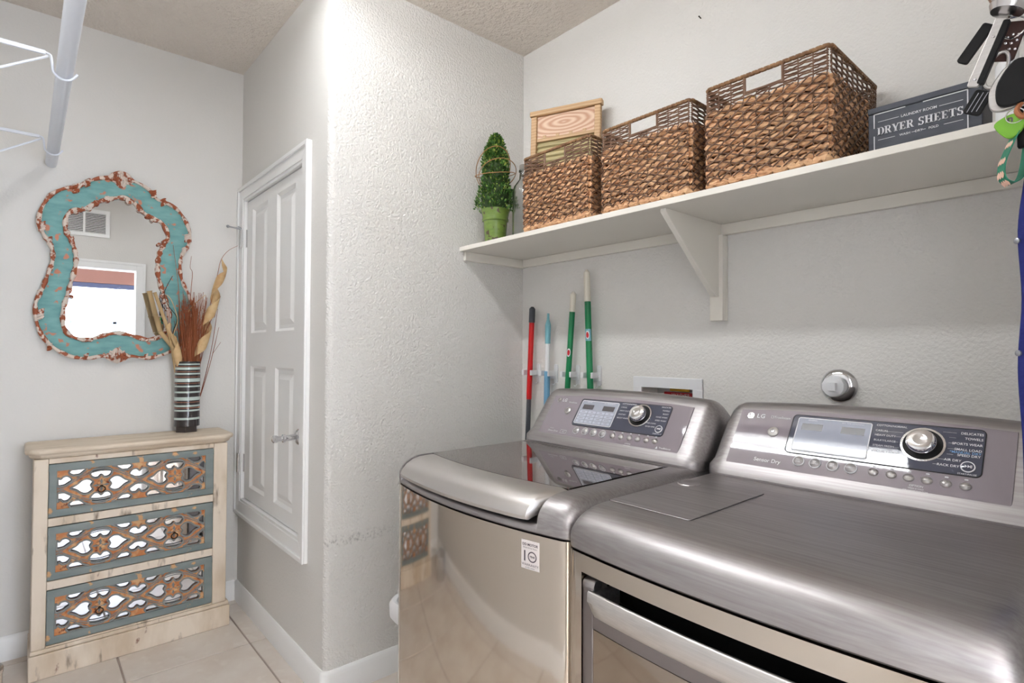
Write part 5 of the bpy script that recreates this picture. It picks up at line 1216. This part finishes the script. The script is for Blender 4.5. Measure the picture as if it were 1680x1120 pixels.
plate(MB(), (-.1505, 1.629), 1.05, .032, .021, -.004, .001, .004).build('buckle_body', m_black, bc, .0008)
for o in (-.005, 0, .005): plate(MB(), (-.1505+o, 1.629-o*.2), 1.05, .026, .0008, .0012, .0018, .0003).build('rib', m_zinc, bc)
lt = thing('lime_tag', kf(-.12, 1.585), 'lime green leather key tag with a steel ring', 'key tag')
lq = [(p.x, p.y) for p in spline([(a, b, 0) for a, b in [(-.133, 1.588), (-.125, 1.597), (-.112, 1.600), (-.102, 1.592), (-.106, 1.576), (-.119, 1.569)]], 4, True)]
MB().prism(lq, lambda a, b, d: kf(a, b, d), .003, .008).build('tag_body', m_lime, lt, .001)
MB().tube([kf(-.1115+.0095*math.cos(2*PI*i/24), 1.5965+.0095*math.sin(2*PI*i/24), .0085) for i in range(24)], .0009, 6, closed=True).build('tag_ring', m_chrome, lt)
MB().tube(spline([kf(-.106, 1.612, .006), kf(-.11, 1.602, .009), kf(-.104, 1.592, .01), kf(-.1, 1.6, .008)], 5), .0032, 6).build('leather_knot', m_tan, lt)
text('n', .012, lambda a, b: kf(-.1165+a, 1.5935+b, .0083), m_printdark, 'lettering', lt, bold=.0004)
# green wrist strap with pink petals
ws = thing('wrist_strap', kf(-.12, 1.585), 'green wrist strap loop patterned with pink petals', 'strap')
sp_pts = [kf(-.106, 1.592, -.004), kf(-.116, 1.565, .004), kf(-.1245, 1.537, .01), kf(-.125, 1.518, .008), kf(-.118, 1.5115, 0), kf(-.110, 1.518, -.008), kf(-.105, 1.54, -.01), kf(-.100, 1.585, -.008)]
SP = spline(sp_pts, 8); rows = []
for i, p in enumerate(SP):
    t = (SP[min(i+1, len(SP)-1)]-SP[max(i-1, 0)]).normalized(); wv = Vector((.55, -.83, 0)); nn = t.cross(wv).normalized()
    rows.append([p-wv*.0085-nn*.0006, p+wv*.0085-nn*.0006, p+wv*.0085+nn*.0006, p-wv*.0085+nn*.0006])
MB().grid(rows, True, True).build('webbing', m_strap, ws, ang=50)
for i in (8, 14, 20, 26):
    p = SP[i]; t = (SP[i+1]-SP[i-1]).normalized(); wv = Vector((.55, -.83, 0)); nn = t.cross(wv).normalized()
    if nn.x > 0: nn = -nn
    mb = MB()
    for s in (-1, 0, 1):
        q = [(-.0005, 0), (.004, .003), (.0075, .0018), (.0095, 0), (.0075, -.0018), (.004, -.003)]
        mb.prism([(a*1.0, b+s*.0042+s*a*.1) for a, b in q], lambda a, b, d: p+t*a+wv*b+nn*d, .0007, .0012)
    mb.build('petal', m_pink, ws)
# royal blue lanyard
ly = thing('blue_lanyard', kf(-.10, 1.55), 'wide royal blue lanyard hanging to the dryer top', 'lanyard')
LP_ = spline([kf(-.088, 1.72, -.014), kf(-.086, 1.62, -.014), kf(-.088, 1.53, -.012), kf(-.0955, 1.45, -.01), kf(-.0925, 1.36, -.01), kf(-.097, 1.27, -.01), kf(-.093, 1.17, -.01), kf(-.092, 1.06, -.01), kf(-.09, 1.02, -.01)], 6); rows = []
for p in LP_: rows.append([p+Vector((-.0175, .0015, 0)), p+Vector((-.0165, -.0015, 0)), p+Vector((.0185, -.0015, 0)), p+Vector((.0185, .0015, 0))])
MB().grid(rows, True, True).build('webbing', m_navycloth, ly, ang=50)
for z in (1.436, 1.289): MB().lathe([(0, 0), (.004, 0), (.004, .002), (.0015, .003), (0, .003)], kf(-.1125, z, -.008), (-.6, -.8, 0), 12).build('snap', m_zinc, ly)
bx('buckle', m_black, ly, (-.112, -.082, KYY+.006, KYY+.016, 1.558, 1.612), .002)
